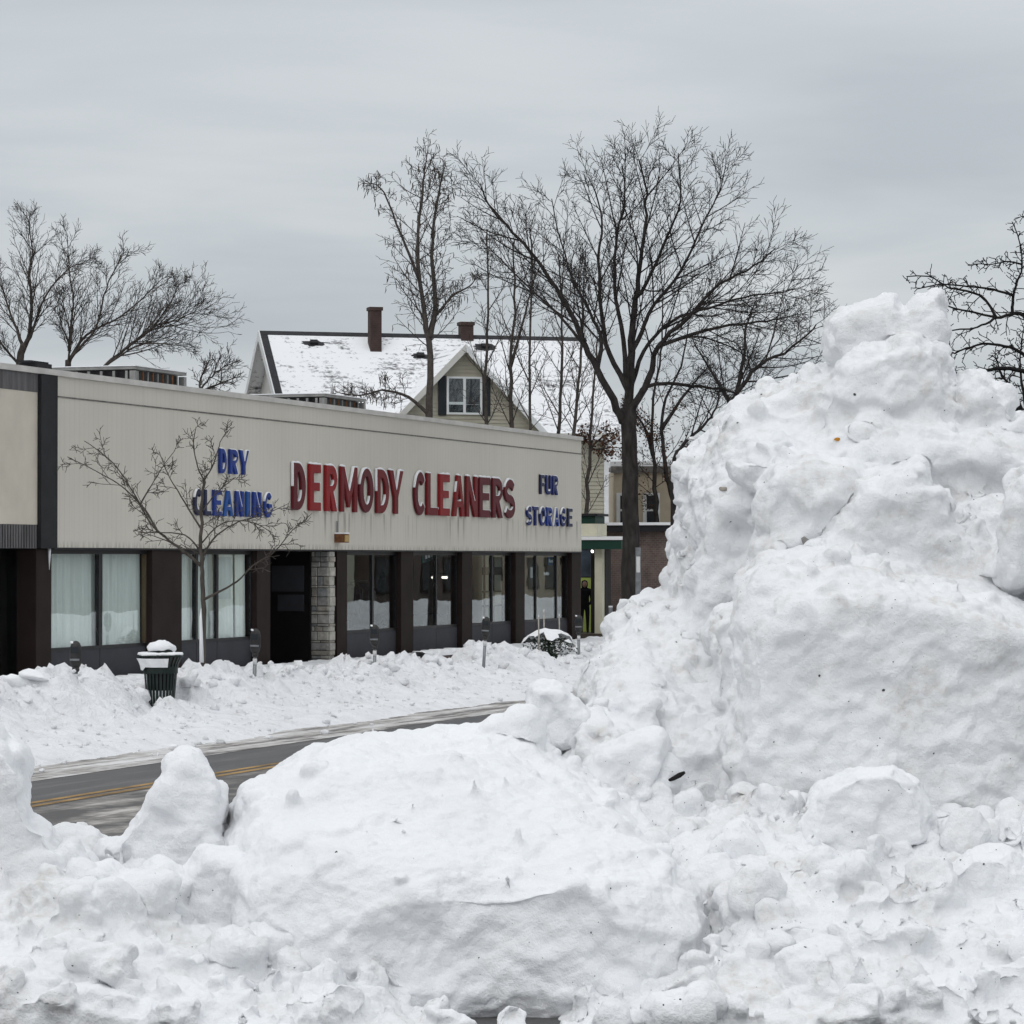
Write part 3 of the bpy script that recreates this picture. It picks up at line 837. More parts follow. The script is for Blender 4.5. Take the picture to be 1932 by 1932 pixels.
def rail(x0, x1, d_, z_, lab, nrow, cols, where):
    a, b_ = s_of(x0, d_), s_of(x1, d_)
    t = thing("clothes_rail", lab, "clothes rail", S(a, d_, 0.05), "clothes rails inside the shop")
    MB().tube([S(a, d_, z_), S(b_, d_, z_)], 0.015, 6).build("bar", "galvanised", t)
    for q in (a, b_): MB().tube([S(q, d_, 0.05), S(q, d_, z_ - 0.001)], 0.015, 6).build("post", "galvanised", t)
    rr = random.Random(int(x0))
    for k in range(nrow):
        c = a + (b_ - a) * (k + 0.6) / (nrow + 0.4); L = rr.uniform(0.7, 1.25); w = rr.uniform(0.18, 0.26)
        mb = MB(); prof = [(0.03, 0.0), (0.06, -0.05), (w, -0.16), (w * 0.9, -0.5), (w * 1.1, -L)]
        pts = [(x_, z) for x_, z in prof]
        ring = [S(c + 0.03, d_ + x_, z_ - 0.05 + z) for x_, z in pts] + [S(c + 0.03, d_ - x_, z_ - 0.05 + z) for x_, z in pts[::-1]]
        ring2 = [S(c - 0.03, d_ + x_, z_ - 0.05 + z) for x_, z in pts] + [S(c - 0.03, d_ - x_, z_ - 0.05 + z) for x_, z in pts[::-1]]
        n = len(ring)
        mb.add(ring + ring2, [tuple(range(n)), tuple(range(2 * n - 1, n - 1, -1))] + [(i, i + n, (i + 1) % n + n, (i + 1) % n) for i in range(n)])
        col = rr.choice(cols); g = mb.build("garment", col, None)
        nth = ["first", "second", "third", "fourth", "fifth", "sixth", "seventh"][k]
        cn = {"cloth_blue": "dark blue", "cloth_grey": "grey", "cloth_black": "black"}[col]
        tag(g, "%s garment hanging %s from the left on the rail %s" % (cn, nth, where), "garment", "garments on rails inside the shop")
rail(650, 700, 28.3, 1.95, "clothes rail with dark garments inside the third shop window", 6, ["cloth_blue", "cloth_grey", "cloth_black", "cloth_blue"], "in the third window")
rail(528, 590, 29.2, 1.85, "clothes rail with dark garments seen through the entrance doors", 7, ["cloth_blue", "cloth_grey", "cloth_black"], "behind the entrance doors")
sC = s_of(800, 28.6)
cnt = thing("shop_counter", "dark low counter standing inside the fourth shop window", "counter", S(sC, 28.6, 0.05))
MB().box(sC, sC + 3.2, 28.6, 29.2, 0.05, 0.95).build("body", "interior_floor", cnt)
MB().box(sC - 0.05, sC + 3.25, 28.55, 29.25, 0.951, 1.0).build("top", "cloth_grey", cnt)
# bright alcove behind windows five and six: painted partition and notice boards
sP5 = s_of(892, 28.4)
pt = thing("wall_partition", "cream partition with dark framed panels inside the fifth shop window", "partition", S(sP5, 28.3, 0.05))
MB().box(sP5 + 0.8, sP5 + 3.6, 28.4, 28.5, 0.05, 2.9).build("board", "cream_trim", pt)
for k, zz in enumerate((1.15, 1.55, 2.05)):
    MB().box(sP5 + 0.8, sP5 + 3.6, 28.36, 28.398, zz, zz + (0.05 if k < 2 else 0.22)).build("rail", "wood_edge", pt)
for k in range(4):
    MB().box(sP5 + 0.9 + k * 0.8, sP5 + 0.96 + k * 0.8, 28.355, 28.395, 0.05, 2.9).build("upright", "wood_edge", pt)
def notice(x0, x1, y0, y1, d_, lab, mat="paper", border=None, tilt=0.0, marks=0, mmat="paper"):
    p, q = on(x0, y0, d_), on(x1, y1, d_)
    a, b_ = sd(p)[0], sd(q)[0]
    t = thing("window_sign", lab, "sign", S(a, d_, q.z), "signs inside the shop windows")
    def quad(u0, u1, v0, v1, dd, m, nm):
        L = (b_ - a)
        def pp(u, v): return S(a + L * u, dd, q.z + (p.z - q.z) * v + tilt * u)
        vv = [pp(u0, v0), pp(u1, v0), pp(u1, v1), pp(u0, v1)]
        vv += [Vector(x_) + S(0, 0.012, 0) for x_ in vv]
        obj(nm, vv, [(0, 1, 2, 3), (7, 6, 5, 4), (0, 4, 5, 1), (1, 5, 6, 2), (2, 6, 7, 3), (3, 7, 4, 0)], m, t)
    quad(0, 1, 0, 1, d_, mat, "board")
    if border:
        quad(0, 1, 0.9, 1.02, d_ - 0.016, border, "edge_strip"); quad(0, 1, -0.02, 0.08, d_ - 0.016, border, "edge_strip"); quad(-0.01, 0.05, 0.081, 0.899, d_ - 0.016, border, "edge_strip")
    rr = random.Random(int(x0))
    for k in range(marks):
        u = 0.12 + 0.8 * k / marks; h = rr.uniform(0.25, 0.5)
        quad(u, u + 0.5 / marks, 0.28, 0.28 + h, d_ - 0.017, mmat, "mark")
notice(796, 842, 1043, 1062, DG + 0.12, "green tilted sign with pale border at top of the fourth window", "shutter", "green_sign", 0.22, 7, "paper")
notice(1033, 1050, 1051, 1065, DG + 0.10, "green sign with pale marks at top of the sixth window", "green_sign", "letter_blue_1", 0.0, 5, "paper")
notice(1026, 1036, 1080, 1085, DG + 0.12, "small white notice low on a post in the sixth window", "paper")
notice(1001, 1008, 1070, 1090, DG + 0.35, "pair of white sheets hanging inside the sixth window", "paper")
notice(898, 918, 1185, 1172, DG + 0.15, "pale paper sheet at the foot of the fifth window", "paper")

# rusty light box on the fascia
c = on(643, 1014, DF - 0.1); a = sd(c)[0]
wl_ = thing("wall_light", "rusty box light with snow on top low on the beige fascia", "wall light", S(a, DF, c.z))
MB().box(a - 0.16, a + 0.16, DF - 0.24, DF - 0.002, c.z - 0.12, c.z + 0.08).build("housing", "rust", wl_)
MB().box(a - 0.12, a + 0.12, DF - 0.262, DF - 0.242, c.z - 0.10, c.z + 0.05).build("lens", "bulb_gold", wl_)
MB().box(a - 0.17, a + 0.17, DF - 0.25, DF - 0.003, c.z + 0.081, c.z + 0.115).build("snow_cap", "snow_cap", wl_)
for k in (-0.07, 0.0): MB().tube([S(a + k, DF - 0.03, c.z + 0.11), S(a + k, DF - 0.03, c.z + 0.38)], 0.012, 5).build("conduit", "galvanised", wl_)

# low brick planter edges in front of the windows
def planter(x0, x1, d_, lab):
    a, b_ = s_of(x0, d_, 1290), s_of(x1, d_, 1290)
    t = thing("planter_wall", lab, "planter wall", S(a, d_, 0), "brick planter walls below the windows")
    MB().box(a, b_, d_ + 0.02, d_ + 0.22, 0, 0.18).build("core", "mortar", t)
    n = int((b_ - a) / 0.115)
    for zz, hh in ((0.0, 0.07), (0.075, 0.105)):
        st = 0.115 if hh > 0.1 else 0.23
        for k in range(int((b_ - a) / st)):
            MB().box(a + k * st + 0.006, a + (k + 1) * st - 0.006, d_ - rnd.uniform(0, 0.012), d_ + 0.019, zz, zz + hh - 0.008).build("brick", "brick", t)
    m = 40; v = []; f = []
    for i in range(m + 1):
        s_ = a + (b_ - a) * i / m
        h = 0.12 + 0.03 * math.sin(i * 0.9) + rnd.uniform(-0.012, 0.012)
        for dd, zz in ((-0.03, 0.181), (-0.035, 0.181 + h * 0.7), (0.05, 0.18 + h), (0.3, 0.18 + h), (0.36, 0.15)):
            v.append(S(s_, d_ + dd, zz))
    for i in range(m):
        for j in range(4):
            q = i * 5 + j; f.append((q, q + 5, q + 6, q + 1))
    obj("snow_cap", v, f, "snow_cap", t, True)
planter(150, 282, 25.1, "low brick planter wall capped with snow below the leftmost window")
planter(800, 880, 25.1, "low brick planter wall with snow below the fourth window")

# ------------------------------------------------------------------ raised sign letters
def arc(cx, cy, rx, ry, a0, a1, n):
    return [(cx + rx * math.cos(R(a0 + (a1 - a0) * i / n)), cy + ry * math.sin(R(a0 + (a1 - a0) * i / n))) for i in range(n + 1)]
def stroke(pts, t):
    """outline of a thick open line of width t"""
    L, Rr = [], []
    for i, p in enumerate(pts):
        a = pts[max(i - 1, 0)]; b_ = pts[min(i + 1, len(pts) - 1)]
        dx, dy = b_[0] - a[0], b_[1] - a[1]; l = math.hypot(dx, dy) or 1
        nx, ny = -dy / l * t / 2, dx / l * t / 2
        L.append((p[0] + nx, p[1] + ny)); Rr.append((p[0] - nx, p[1] - ny))
    return L + Rr[::-1]
def glyph(ch, w, h, t, th):
    """closed loops; t = upright stroke, th = cross stroke"""
    if ch == 'I': return [[(0, 0), (w, 0), (w, h), (0, h)]]
    if ch == 'L': return [[(0, 0), (w, 0), (w, th), (t, th), (t, h), (0, h)]]
    if ch == 'E':
        m = h * 0.52
        return [[(0, 0), (w, 0), (w, th), (t, th), (t, m - th / 2), (w * 0.9, m - th / 2), (w * 0.9, m + th / 2), (t, m + th / 2), (t, h - th), (w, h - th), (w, h), (0, h)]]
    if ch == 'F':
        m = h * 0.50
        return [[(0, 0), (t, 0), (t, m - th / 2), (w * 0.9, m - th / 2), (w * 0.9, m + th / 2), (t, m + th / 2), (t, h - th), (w, h - th), (w, h), (0, h)]]
    if ch == 'T': return [[(w / 2 - t / 2, 0), (w / 2 + t / 2, 0), (w / 2 + t / 2, h - th), (w, h - th), (w, h), (0, h), (0, h - th), (w / 2 - t / 2, h - th)]]
    if ch == 'D':
        return [[(0, 0)] + arc(w * 0.38, h / 2, w * 0.62, h / 2, -90, 90, 16) + [(0, h)],
                [(t, th)] + arc(w * 0.40, h / 2, w * 0.60 - t, h / 2 - th, -90, 90, 14) + [(t, h - th)]]
    if ch == 'O': return [arc(w / 2, h / 2, w / 2, h / 2, 0, 345, 23), arc(w / 2, h / 2, w / 2 - t, h / 2 - th, 0, 345, 23)]
    if ch == 'R':
        y0 = h * 0.42
        return [[(0, 0), (t, 0), (t, y0 - th * 0.35), (w - t * 1.12, 0), (w, 0), (w * 0.66, y0 + th * 0.05)] + arc(w * 0.52, (h + y0) / 2, w * 0.46, (h - y0) / 2, -60, 90, 12) + [(0, h)],
                [(t, y0 + th * 0.75)] + arc(w * 0.5, (h + y0 + th * 0.75 - th) / 2, w * 0.46 - t * 0.85, (h - th - y0 - th * 0.75) / 2, -90, 90, 10) + [(t, h - th)]]
    if ch == 'M':
        k = t * 0.85
        return [[(0, 0), (k, 0), (k, h * 0.62), (w / 2 - k * 0.25, h * 0.10), (w / 2 + k * 0.25, h * 0.10), (w - k, h * 0.62), (w - k, 0), (w, 0), (w, h), (w - k * 1.05, h), (w / 2, h * 0.47), (k * 1.05, h), (0, h)]]
    if ch == 'N':
        k = t * 0.9
        return [[(0, 0), (k, 0), (k, h * 0.62), (w - k * 1.05, 0), (w, 0), (w, h), (w - k, h), (w - k, h * 0.40), (k * 1.05, h), (0, h)]]
    if ch == 'Y':
        return [[(w / 2 - t / 2, 0), (w / 2 + t / 2, 0), (w / 2 + t / 2, h * 0.38), (w, h), (w - t * 1.1, h), (w / 2, h * 0.56), (t * 1.1, h), (0, h), (w / 2 - t / 2, h * 0.38)]]
    if ch == 'A':
        return [[(0, 0), (t, 0), (t + w * 0.06, h * 0.22), (w - t - w * 0.06, h * 0.22), (w - t, 0), (w, 0), (w / 2 + t * 0.5, h), (w / 2 - t * 0.5, h)],
                [(w * 0.5 - w * 0.13, h * 0.38), (w * 0.5 + w * 0.13, h * 0.38), (w / 2, h * 0.74)]]
    if ch == 'U':
        ry = h * 0.3
        return [[(0, h)] + arc(w / 2, ry, w / 2, ry, 180, 360, 14) + [(w, h), (w - t, h)] + arc(w / 2, ry, w / 2 - t, ry - th, 360, 180, 12) + [(t, h)]]
    if ch == 'C': return [stroke(arc(w / 2, h / 2, w / 2 - t / 2, h / 2 - th / 2, 38, 322, 26), (t + th) / 2)]
    if ch == 'G':
        return [stroke(arc(w / 2, h / 2, w / 2 - t / 2, h / 2 - th / 2, 40, 335, 24) + [(w - t / 2, h * 0.30), (w - t / 2, h * 0.46), (w * 0.52, h * 0.46)], (t + th) / 2 * 0.92)]
    if ch == 'S':
        k = (t + th) / 2; rx = w / 2 - k / 2; ry = (h - k) / 4
        a = arc(w / 2, h - k / 2 - ry, rx, ry, 25, 270, 14); b_ = arc(w / 2, k / 2 + ry, rx, ry, 90, -155, 14)
        return [stroke(a + b_[1:], k)]
def area(l): return sum(l[i][0] * l[(i + 1) % len(l)][1] - l[(i + 1) % len(l)][0] * l[i][1] for i in range(len(l))) / 2
def letter(ch, s0, s1, z0, z1, depth, mat, parent, snow=1.0, seed=0, stroke_k=0.30):
    w, h = s1 - s0, z1 - z0
    t = max(0.055, w * stroke_k) if ch != 'I' else w
    th = h * 0.19
    loops = glyph(ch, w, h, min(t, h * 0.24), th)
    cu = bpy.data.curves.new("letter", 'CURVE'); cu.dimensions = '2D'; cu.fill_mode = 'BOTH'
    bev = min(0.022, h * 0.028, depth * 0.3); cu.extrude = depth / 2 - bev
    cu.bevel_depth = bev; cu.bevel_resolution = 1; cu.offset = -bev
    for k, l in enumerate(loops):
        a = area(l)
        if (k == 0 and a < 0) or (k > 0 and a > 0): l.reverse()
        sp = cu.splines.new('POLY'); sp.points.add(len(l) - 1); sp.use_cyclic_u = True
        for q, (x_, y_) in enumerate(l): sp.points[q].co = (x_, y_, 0, 1)
    tmp = bpy.data.objects.new("tmp", cu); sc.collection.objects.link(tmp)
    bpy.context.view_layer.update()
    me = bpy.data.meshes.new_from_object(tmp.evaluated_get(bpy.context.evaluated_depsgraph_get()))
    co = np.empty(len(me.vertices) * 3); me.vertices.foreach_get("co", co); co = co.reshape(-1, 3)
    faces = [tuple(p.vertices) for p in me.polygons]
    bpy.data.objects.remove(tmp); bpy.data.curves.remove(cu); bpy.data.meshes.remove(me)
    dF = DF - 0.012 - depth / 2
    def W(x_, y_, o_): return S(s0 + x_, dF - o_, z0 + y_)
    L = obj("letter", [W(*c) for c in co], faces, mat, parent)
    # snow lodged on the upper edges and driven against the left flanks
    rr = random.Random(seed); mb = MB()
    for l in loops:
        # refine
        r = []
        for i in range(len(l)):
            p, q = l[i], l[(i + 1) % len(l)]; n = max(1, int(math.hypot(q[0] - p[0], q[1] - p[1]) / 0.04))
            r += [(p[0] + (q[0] - p[0]) * k / n, p[1] + (q[1] - p[1]) * k / n) for k in range(n)]
        N = len(r); nor = []; wt = []
        ph = rr.uniform(0, 6); reach = {'D': 0.5, 'C': 0.35, 'A': 0.4}.get(ch, 0.0) if h > 0.8 else 0.0
        for i in range(N):
            p, q = r[i], r[(i + 1) % N]; dx, dy = q[0] - p[0], q[1] - p[1]; ln = math.hypot(dx, dy) or 1
            nx, ny = dy / ln, -dx / ln; nor.append((nx, ny))
            k = 0.0
            if ny > 0.3: k = (1.0 if p[1] > h * 0.86 else 0.12) * (0.042 if h > 0.8 else 0.020) * ny * (0.8 + 0.35 * math.sin(i * 0.8 + ph))
            elif nx < -0.75 and p[0] < w * 0.3 and p[1] > h * (1 - reach): k = 0.011 * (0.7 + 0.4 * math.sin(i * 0.5 + ph))
            wt.append(k * snow)
        wt = [(wt[i - 1] + 2 * wt[i] + wt[(i + 1) % N]) / 4 if wt[i] > 0 or wt[i - 1] > 0 or wt[(i + 1) % N] > 0 else 0.0 for i in range(N)]
        i = 0
        st = next((k for k in range(N) if wt[k] <= 0), None)
        if st is None: continue
        run = []
        for k in range(N + 1):
            j = (st + k) % N
            if wt[j] > 0: run.append(j)
            else:
                if len(run) >= 3:
                    b0 = len(mb.v)
                    for j2 in run:
                        p = r[j2]; nn = nor[j2]; pn = nor[j2 - 1]
                        nx, ny = (nn[0] + pn[0]), (nn[1] + pn[1]); ln = math.hypot(nx, ny) or 1; nx /= ln; ny /= ln
                        k_ = wt[j2]; e_ = -0.012
                        dp = depth / 2
                        lip = 0.006 if nn[1] > 0.3 else 0.0005
                        for (o_, q_) in ((-dp + 0.002, e_), (-dp + 0.002, k_ * 0.9), (dp * 0.3, k_), (dp + lip * 0.5, k_ * 0.75), (dp + lip, k_ * 0.15), (dp + lip * 0.4, e_ + 0.004)):
                            mb.v.append(tuple(W(p[0] + nx * q_, p[1] + ny * q_, o_)))
                    m = 6
                    for a in range(len(run) - 1):
                        for c_ in range(m):
                            q = b0 + a * m + c_; q2 = b0 + a * m + (c_ + 1) % m
                            mb.f.append((q, q2, q2 + m, q + m))
                    mb.f.append(tuple(b0 + c_ for c_ in range(m))); mb.f.append(tuple(b0 + (len(run) - 1) * m + c_ for c_ in range(m)))
                run = []
    if mb.v: mb.build("snow_cap", "snow_cap", L, True)
    return L
def word(text, ext, z0, z1, depth, mats, parent, snow=1.0, sk=0.34, shift=0.0):
    k = 0
    for ch, (x0, x1) in zip(text, ext):
        d_ = DF - depth
        ym = 940
        letter(ch, s_of(x0, d_, ym), s_of(x1, d_, ym), z0, z1, depth, mats[k % len(mats)], parent, snow, k * 7 + int(x0), sk)
        k += 1
C2 = lambda x: 319.5 + x * 0.2648
C3 = lambda x: 703.0 + x * 0.2648
big = thing("shop_sign", "large red raised letters reading DERMODY CLEANERS topped with snow", "shop sign", S(s_of(550, DF), DF, 3.58))
word("DERMODY", [(C2(a), C2(b_)) for a, b_ in ((882, 972), (1000, 1080), (1115, 1197), (1222, 1340), (1356, 1455), (1478, 1566), (1566, 1668))], 3.60, 4.66, 0.07,
     ["letter_red_2", "letter_red_1", "letter_red_1", "letter_red_0", "letter_red_2", "letter_red_0", "letter_red_0"], big, sk=0.42)
word("CLEANERS", [(C3(a), C3(b_)) for a, b_ in ((298, 380), (388, 466), (478, 550), (574, 657), (668, 748), (762, 838), (855, 928), (940, 1016))], 3.60, 4.66, 0.07,
     ["letter_red_2", "letter_red_0", "letter_red_1", "letter_red_3", "letter_red_0", "letter_red_2", "letter_red_2", "letter_red_2"], big, sk=0.42)
dry = thing("shop_sign", "blue raised letters reading DRY CLEANING at the left of the red name", "shop sign", S(s_of(370, DF), DF, 3.4))
word("DRY", [(C2(a), C2(b_)) for a, b_ in ((362, 408), (432, 490), (502, 566))], 4.31, 4.84, 0.06, ["letter_blue_0"], dry, 0.9)
word("CLEANING", [(C2(a), C2(b_)) for a, b_ in ((178, 238), (252, 300), (318, 374), (390, 455), (476, 532), (552, 576), (600, 656), (676, 736))], 3.41, 3.96, 0.06,
     ["letter_blue_3", "letter_blue_3", "letter_blue_0", "letter_blue_1", "letter_blue_0", "letter_blue_1", "letter_blue_0", "letter_blue_0"], dry, 0.9)
fur = thing("shop_sign", "small dark blue raised letters reading FUR STORAGE at the right end", "shop sign", S(s_of(992, DF), DF, 3.4))
word("FUR", [(C3(a), C3(b_)) for a, b_ in ((1196, 1226), (1236, 1274), (1284, 1322))], 4.31, 4.86, 0.06, ["letter_blue_3", "letter_blue_2", "letter_blue_2"], fur, 0.8)
word("STORAGE", [(C3(a), C3(b_)) for a, b_ in ((1100, 1136), (1144, 1182), (1192, 1232), (1242, 1282), (1290, 1330), (1340, 1380), (1392, 1424))], 3.43, 3.96, 0.06,
     ["letter_blue_2", "letter_blue_2", "letter_blue_2", "letter_blue_0", "letter_blue_0", "letter_blue_2", "letter_blue_3"], fur, 0.8)

# ------------------------------------------------------------------ roof plant
def cage(x0, x1, y0, y1, d_, depth, lab):
    p, q = on(x0, y1, d_), on(x1, y0, d_)
    a, b_ = sd(p)[0], sd(q)[0]; z1 = 0.5 * (on(x0, y0, d_).z + q.z); z0 = 5.5
    t = thing("rooftop_unit", lab, "rooftop unit", S(a, d_, z0), "air handling units on the shop roof")
    MB().box(a, b_, d_, d_ + depth, z1 - 0.07, z1).build("top_frame", "metal_frame", t)
    for s_ in (a, b_ - 0.14):
        for dd in (d_, d_ + depth - 0.14):
            MB().box(s_, s_ + 0.14, dd, dd + 0.14, z0, z1 - 0.102).build("corner_post", "metal_frame", t)
    MB().box(a + 0.16, b_ - 0.16, d_ + 0.16, d_ + depth - 0.16, z0, z1 - 0.08).build("core", "black_frame", t)
    for k in range(7):
        u = d_ + 0.2 + (depth - 0.4) * k / 7
        MB().box(a + 0.02, a + 0.05, u, u + 0.06, z0, z1 - 0.103).build("slat", "metal_frame", t)
    for k in range(9):
        u = a + 0.2 + (b_ - a - 0.4) * k / 9
        MB().box(u, u + 0.03, d_ + 0.02, d_ + 0.05, z0, z1 - 0.103).build("slat", "rust" if k % 2 else "metal_frame", t)
    MB().box(a - 0.02, b_ + 0.02, d_ - 0.02, d_ + depth + 0.02, z1 + 0.001, z1 + 0.018).build("snow_cap", "snow_cap", t)
cage(255, 352, 697, 727, 30.0, 2.6, "pale metal framed rooftop unit at left behind the parapet")
cage(612, 690, 748, 775, 29.5, 2.2, "rusty slatted rooftop unit before the snowy house roof")
p = on(83, 695, 29.0); a = sd(p)[0]
t = thing("roof_vent", "small dark roof vent box at the left end of the parapet", "roof vent", S(a, 29, 5.5))
MB().box(a - 0.3, a + 0.35, 29, 29.4, 5.5, p.z + 0.1).build("box", "charcoal", t)
MB().box(a - 0.5, a + 0.3, 29.05, 29.35, p.z + 0.101, p.z + 0.14).build("cap", "charcoal", t)

# ------------------------------------------------------------------ the house behind
PHI = R(16)
E1 = Vector((math.cos(PHI), math.sin(PHI), 0)); E2 = Vector((-math.sin(PHI), math.cos(PHI), 0)); EZ = Vector((0, 0, 1))
RL = at(503, 625, 106.0)
HD = 4.0; HL = 11.3
zr, ze = RL.z, 6.95
H0 = Vector((RL.x, RL.y, 0)) - E2 * HD            # left front ground corner
def Hp(a, b_, z): return H0 + E1 * a + E2 * b_ + EZ * z
ORH = H0.copy()
hs = thing("house", "cream clapboard house with snowy shingle roof and front gable behind the shop", "house", ORH)
def hbox(a0, a1, b0, b1, z0, z1): return MB().obox(Hp(a0, b0, z0), E1 * (a1 - a0), E2 * (b1 - b0), EZ * (z1 - z0))
hbox(0.2, HL - 0.2, 0.1, 2 * HD - 0.1, 0, ze - 0.05).build("wall", "siding", hs)
# gable end walls
for a0, nm in ((0.2, "gable_wall"), (HL - 0.3, "gable_wall")):
    v = [Hp(a0, 0.2, ze - 0.06), Hp(a0, 2 * HD - 0.2, ze - 0.06), Hp(a0, HD, zr - 0.25), Hp(a0 + 0.1, 0.2, ze - 0.06), Hp(a0 + 0.1, 2 * HD - 0.2, ze - 0.06), Hp(a0 + 0.1, HD, zr - 0.25)]
    obj(nm, v, [(0, 1, 2)[::-1], (3, 4, 5), (0, 3, 4, 1)[::-1], (1, 4, 5, 2)[::-1], (2, 5, 3, 0)[::-1]], "siding_grey", hs)
# main roof: two thick slopes
sl = (zr - ze) / HD
def slope(b0, b1, sgn, mat, nm, par, a0=-0.25, a1=HL + 0.25, t=0.12, lift=0.0):
    v = []
    for (a_, b_) in ((a0, b0), (a1, b0), (a1, b1), (a0, b1)):
        z = zr - sl * abs(b_ - HD) + lift; v.append(Hp(a_, b_, z))
    v += [p - EZ * t for p in v]
    return obj(nm, v, [(0, 1, 2, 3), (7, 6, 5, 4), (0, 4, 5, 1), (1, 5, 6, 2), (2, 6, 7, 3), (3, 7, 4, 0)], mat, par)
rf = slope(-0.35, HD - 0.001, 1, "snowy_shingle", "roof", hs)
slope(HD + 0.001, 2 * HD + 0.35, 1, "snowy_shingle", "roof", hs)
slope(HD - 0.16, HD + 0.001, 1, "roof_dark", "ridge_cap", rf, lift=0.02, t=0.03)
slope(-0.35, HD - 0.17, 1, "roof_dark", "bare_rake_edge", rf, a0=-0.25, a1=0.0, lift=0.02, t=0.025)
for b0, b1 in ((-0.4, HD), (HD, 2 * HD + 0.4)):          # rake boards at the left gable
    v = []
    for a_ in (-0.30, -0.255):
        for b_ in (b0, b1):
            z = zr - sl * abs(b_ - HD) + 0.03; v += [Hp(a_, b_, z), Hp(a_, b_, z - 0.34)]
    obj("rake_board", v, [(0, 1, 3, 2), (4, 6, 7, 5), (0, 2, 6, 4), (1, 5, 7, 3), (0, 4, 5, 1), (2, 3, 7, 6)], "white_trim", rf)
wl2 = hbox(0.185, 0.199, 1.5, 2.1, 7.2, 7.9); o = wl2.build("window", "white_trim", hs)
hbox(0.172, 0.184, 1.57, 2.03, 7.27, 7.83).build("pane", "window_glass", o)
# bare patches melted round the roof vents
def roofpt(x, y):
    # sight line met with the front slope plane
    n = Vector((0, 0, 1)).cross(Vector((0, 0, 1)))
    ax = E1; ay = (E2 * 1.0 + EZ * sl).normalized(); nr = ax.cross(ay)
    r = ray(x, y); p0 = Hp(0, HD, zr)
    return EYE + r * ((p0 - EYE).dot(nr) / r.dot(nr)), ax, ay, nr
for x, y, ra, rb in ((592, 648, 0.42, 0.17), (915, 655, 0.42, 0.20), (793, 672, 0.3, 0.16)):
    c, ax, ay, nr = roofpt(x, y)
    n = 22; v = []; rr = random.Random(int(x))
    for k in range(n):
        w = 2 * math.pi * k / n; q = 1 + rr.uniform(-0.25, 0.2)
        v.append(c + ax * (ra * q * math.cos(w)) + ay * (rb * q * math.sin(w)) + nr * 0.012)
    v += [p - nr * 0.01 for p in v]
    pa = obj("bare_patch", v, [tuple(range(n))] + [(i, i + n, (i + 1) % n + n, (i + 1) % n) for i in range(n)], "roof_dark", rf)
    MB().obox(c - ax * 0.13 - ay * 0.08 + nr * 0.013, ax * 0.26, ay * 0.16, nr * 0.1).build("roof_vent", "charcoal", rf)
def chimney(x, y0, y1, half, par):
    c, ax, ay, nr = roofpt(x, y1)
    z1 = EYE.z + (at(x, y0, c.y).z - EYE.z)
    ch = MB().obox(c - E1 * half - E2 * half - EZ * 0.4, E1 * 2 * half, E2 * 2 * half, EZ * (z1 - c.z + 0.4 - 0.12)).build("chimney", "chimney_brick", par)
    MB().obox(c - E1 * (half + 0.04) - E2 * (half + 0.04) + EZ * (z1 - c.z - 0.119), E1 * 2 * (half + 0.04), E2 * 2 * (half + 0.04), EZ * 0.119).build("chimney_cap", "chimney_brick", ch)
chimney(707, 580, 655, 0.20, hs)
chimney(879, 608, 634, 0.22, hs)
# front cross gable
GA = at(862, 655, RL.y - 1.5); ga = (GA - H0).dot(E1); gz = GA.z
gh = 2.75; gs_ = (gz - 6.9) / gh
gf = -0.12
v = [Hp(ga - gh, gf, 6.9), Hp(ga + gh, gf, 6.9), Hp(ga, gf, gz - 0.12)]
v += [p + E2 * 0.3 for p in v]
fw = obj("front_gable_wall", v, [(0, 1, 2), (5, 4, 3), (0, 3, 4, 1), (1, 4, 5, 2), (2, 5, 3, 0)], "siding", hs)
hbox(ga - gh, ga + gh, gf, gf + 0.2, 5.2, 6.899).build("front_bay_wall", "siding", hs)
for sgn in (-1, 1):
    v = []
    for b_ in (gf - 0.3, HD - 0.4):
        v += [Hp(ga, b_, gz), Hp(ga + sgn * (gh + 0.3), b_, gz - gs_ * (gh + 0.3))]
    v += [p - EZ * 0.12 for p in v]
    f = [(0, 1, 3, 2), (4, 6, 7, 5), (0, 4, 5, 1), (1, 5, 7, 3), (3, 7, 6, 2), (2, 6, 4, 0)]
    gr_ = obj("gable_roof", v, f, "snowy_shingle", hs)
    bm = bmesh.new(); bm.from_mesh(gr_.data); bmesh.ops.recalc_face_normals(bm, faces=bm.faces); bm.to_mesh(gr_.data); bm.free()
    v = []
    for b_ in (gf - 0.34, gf - 0.305):
        v += [Hp(ga, b_, gz + 0.03), Hp(ga + sgn * (gh + 0.32), b_, gz + 0.03 - gs_ * (gh + 0.32)), Hp(ga + sgn * (gh + 0.32), b_, gz - 0.24 - gs_ * (gh + 0.32)), Hp(ga, b_, gz - 0.24)]
    rb_ = obj("rake_board", v, [(0, 1, 2, 3), (7, 6, 5, 4), (0, 4, 5, 1), (1, 5, 6, 2), (2, 6, 7, 3), (3, 7, 4, 0)], "white_trim" if sgn > 0 else "siding_grey", gr_)
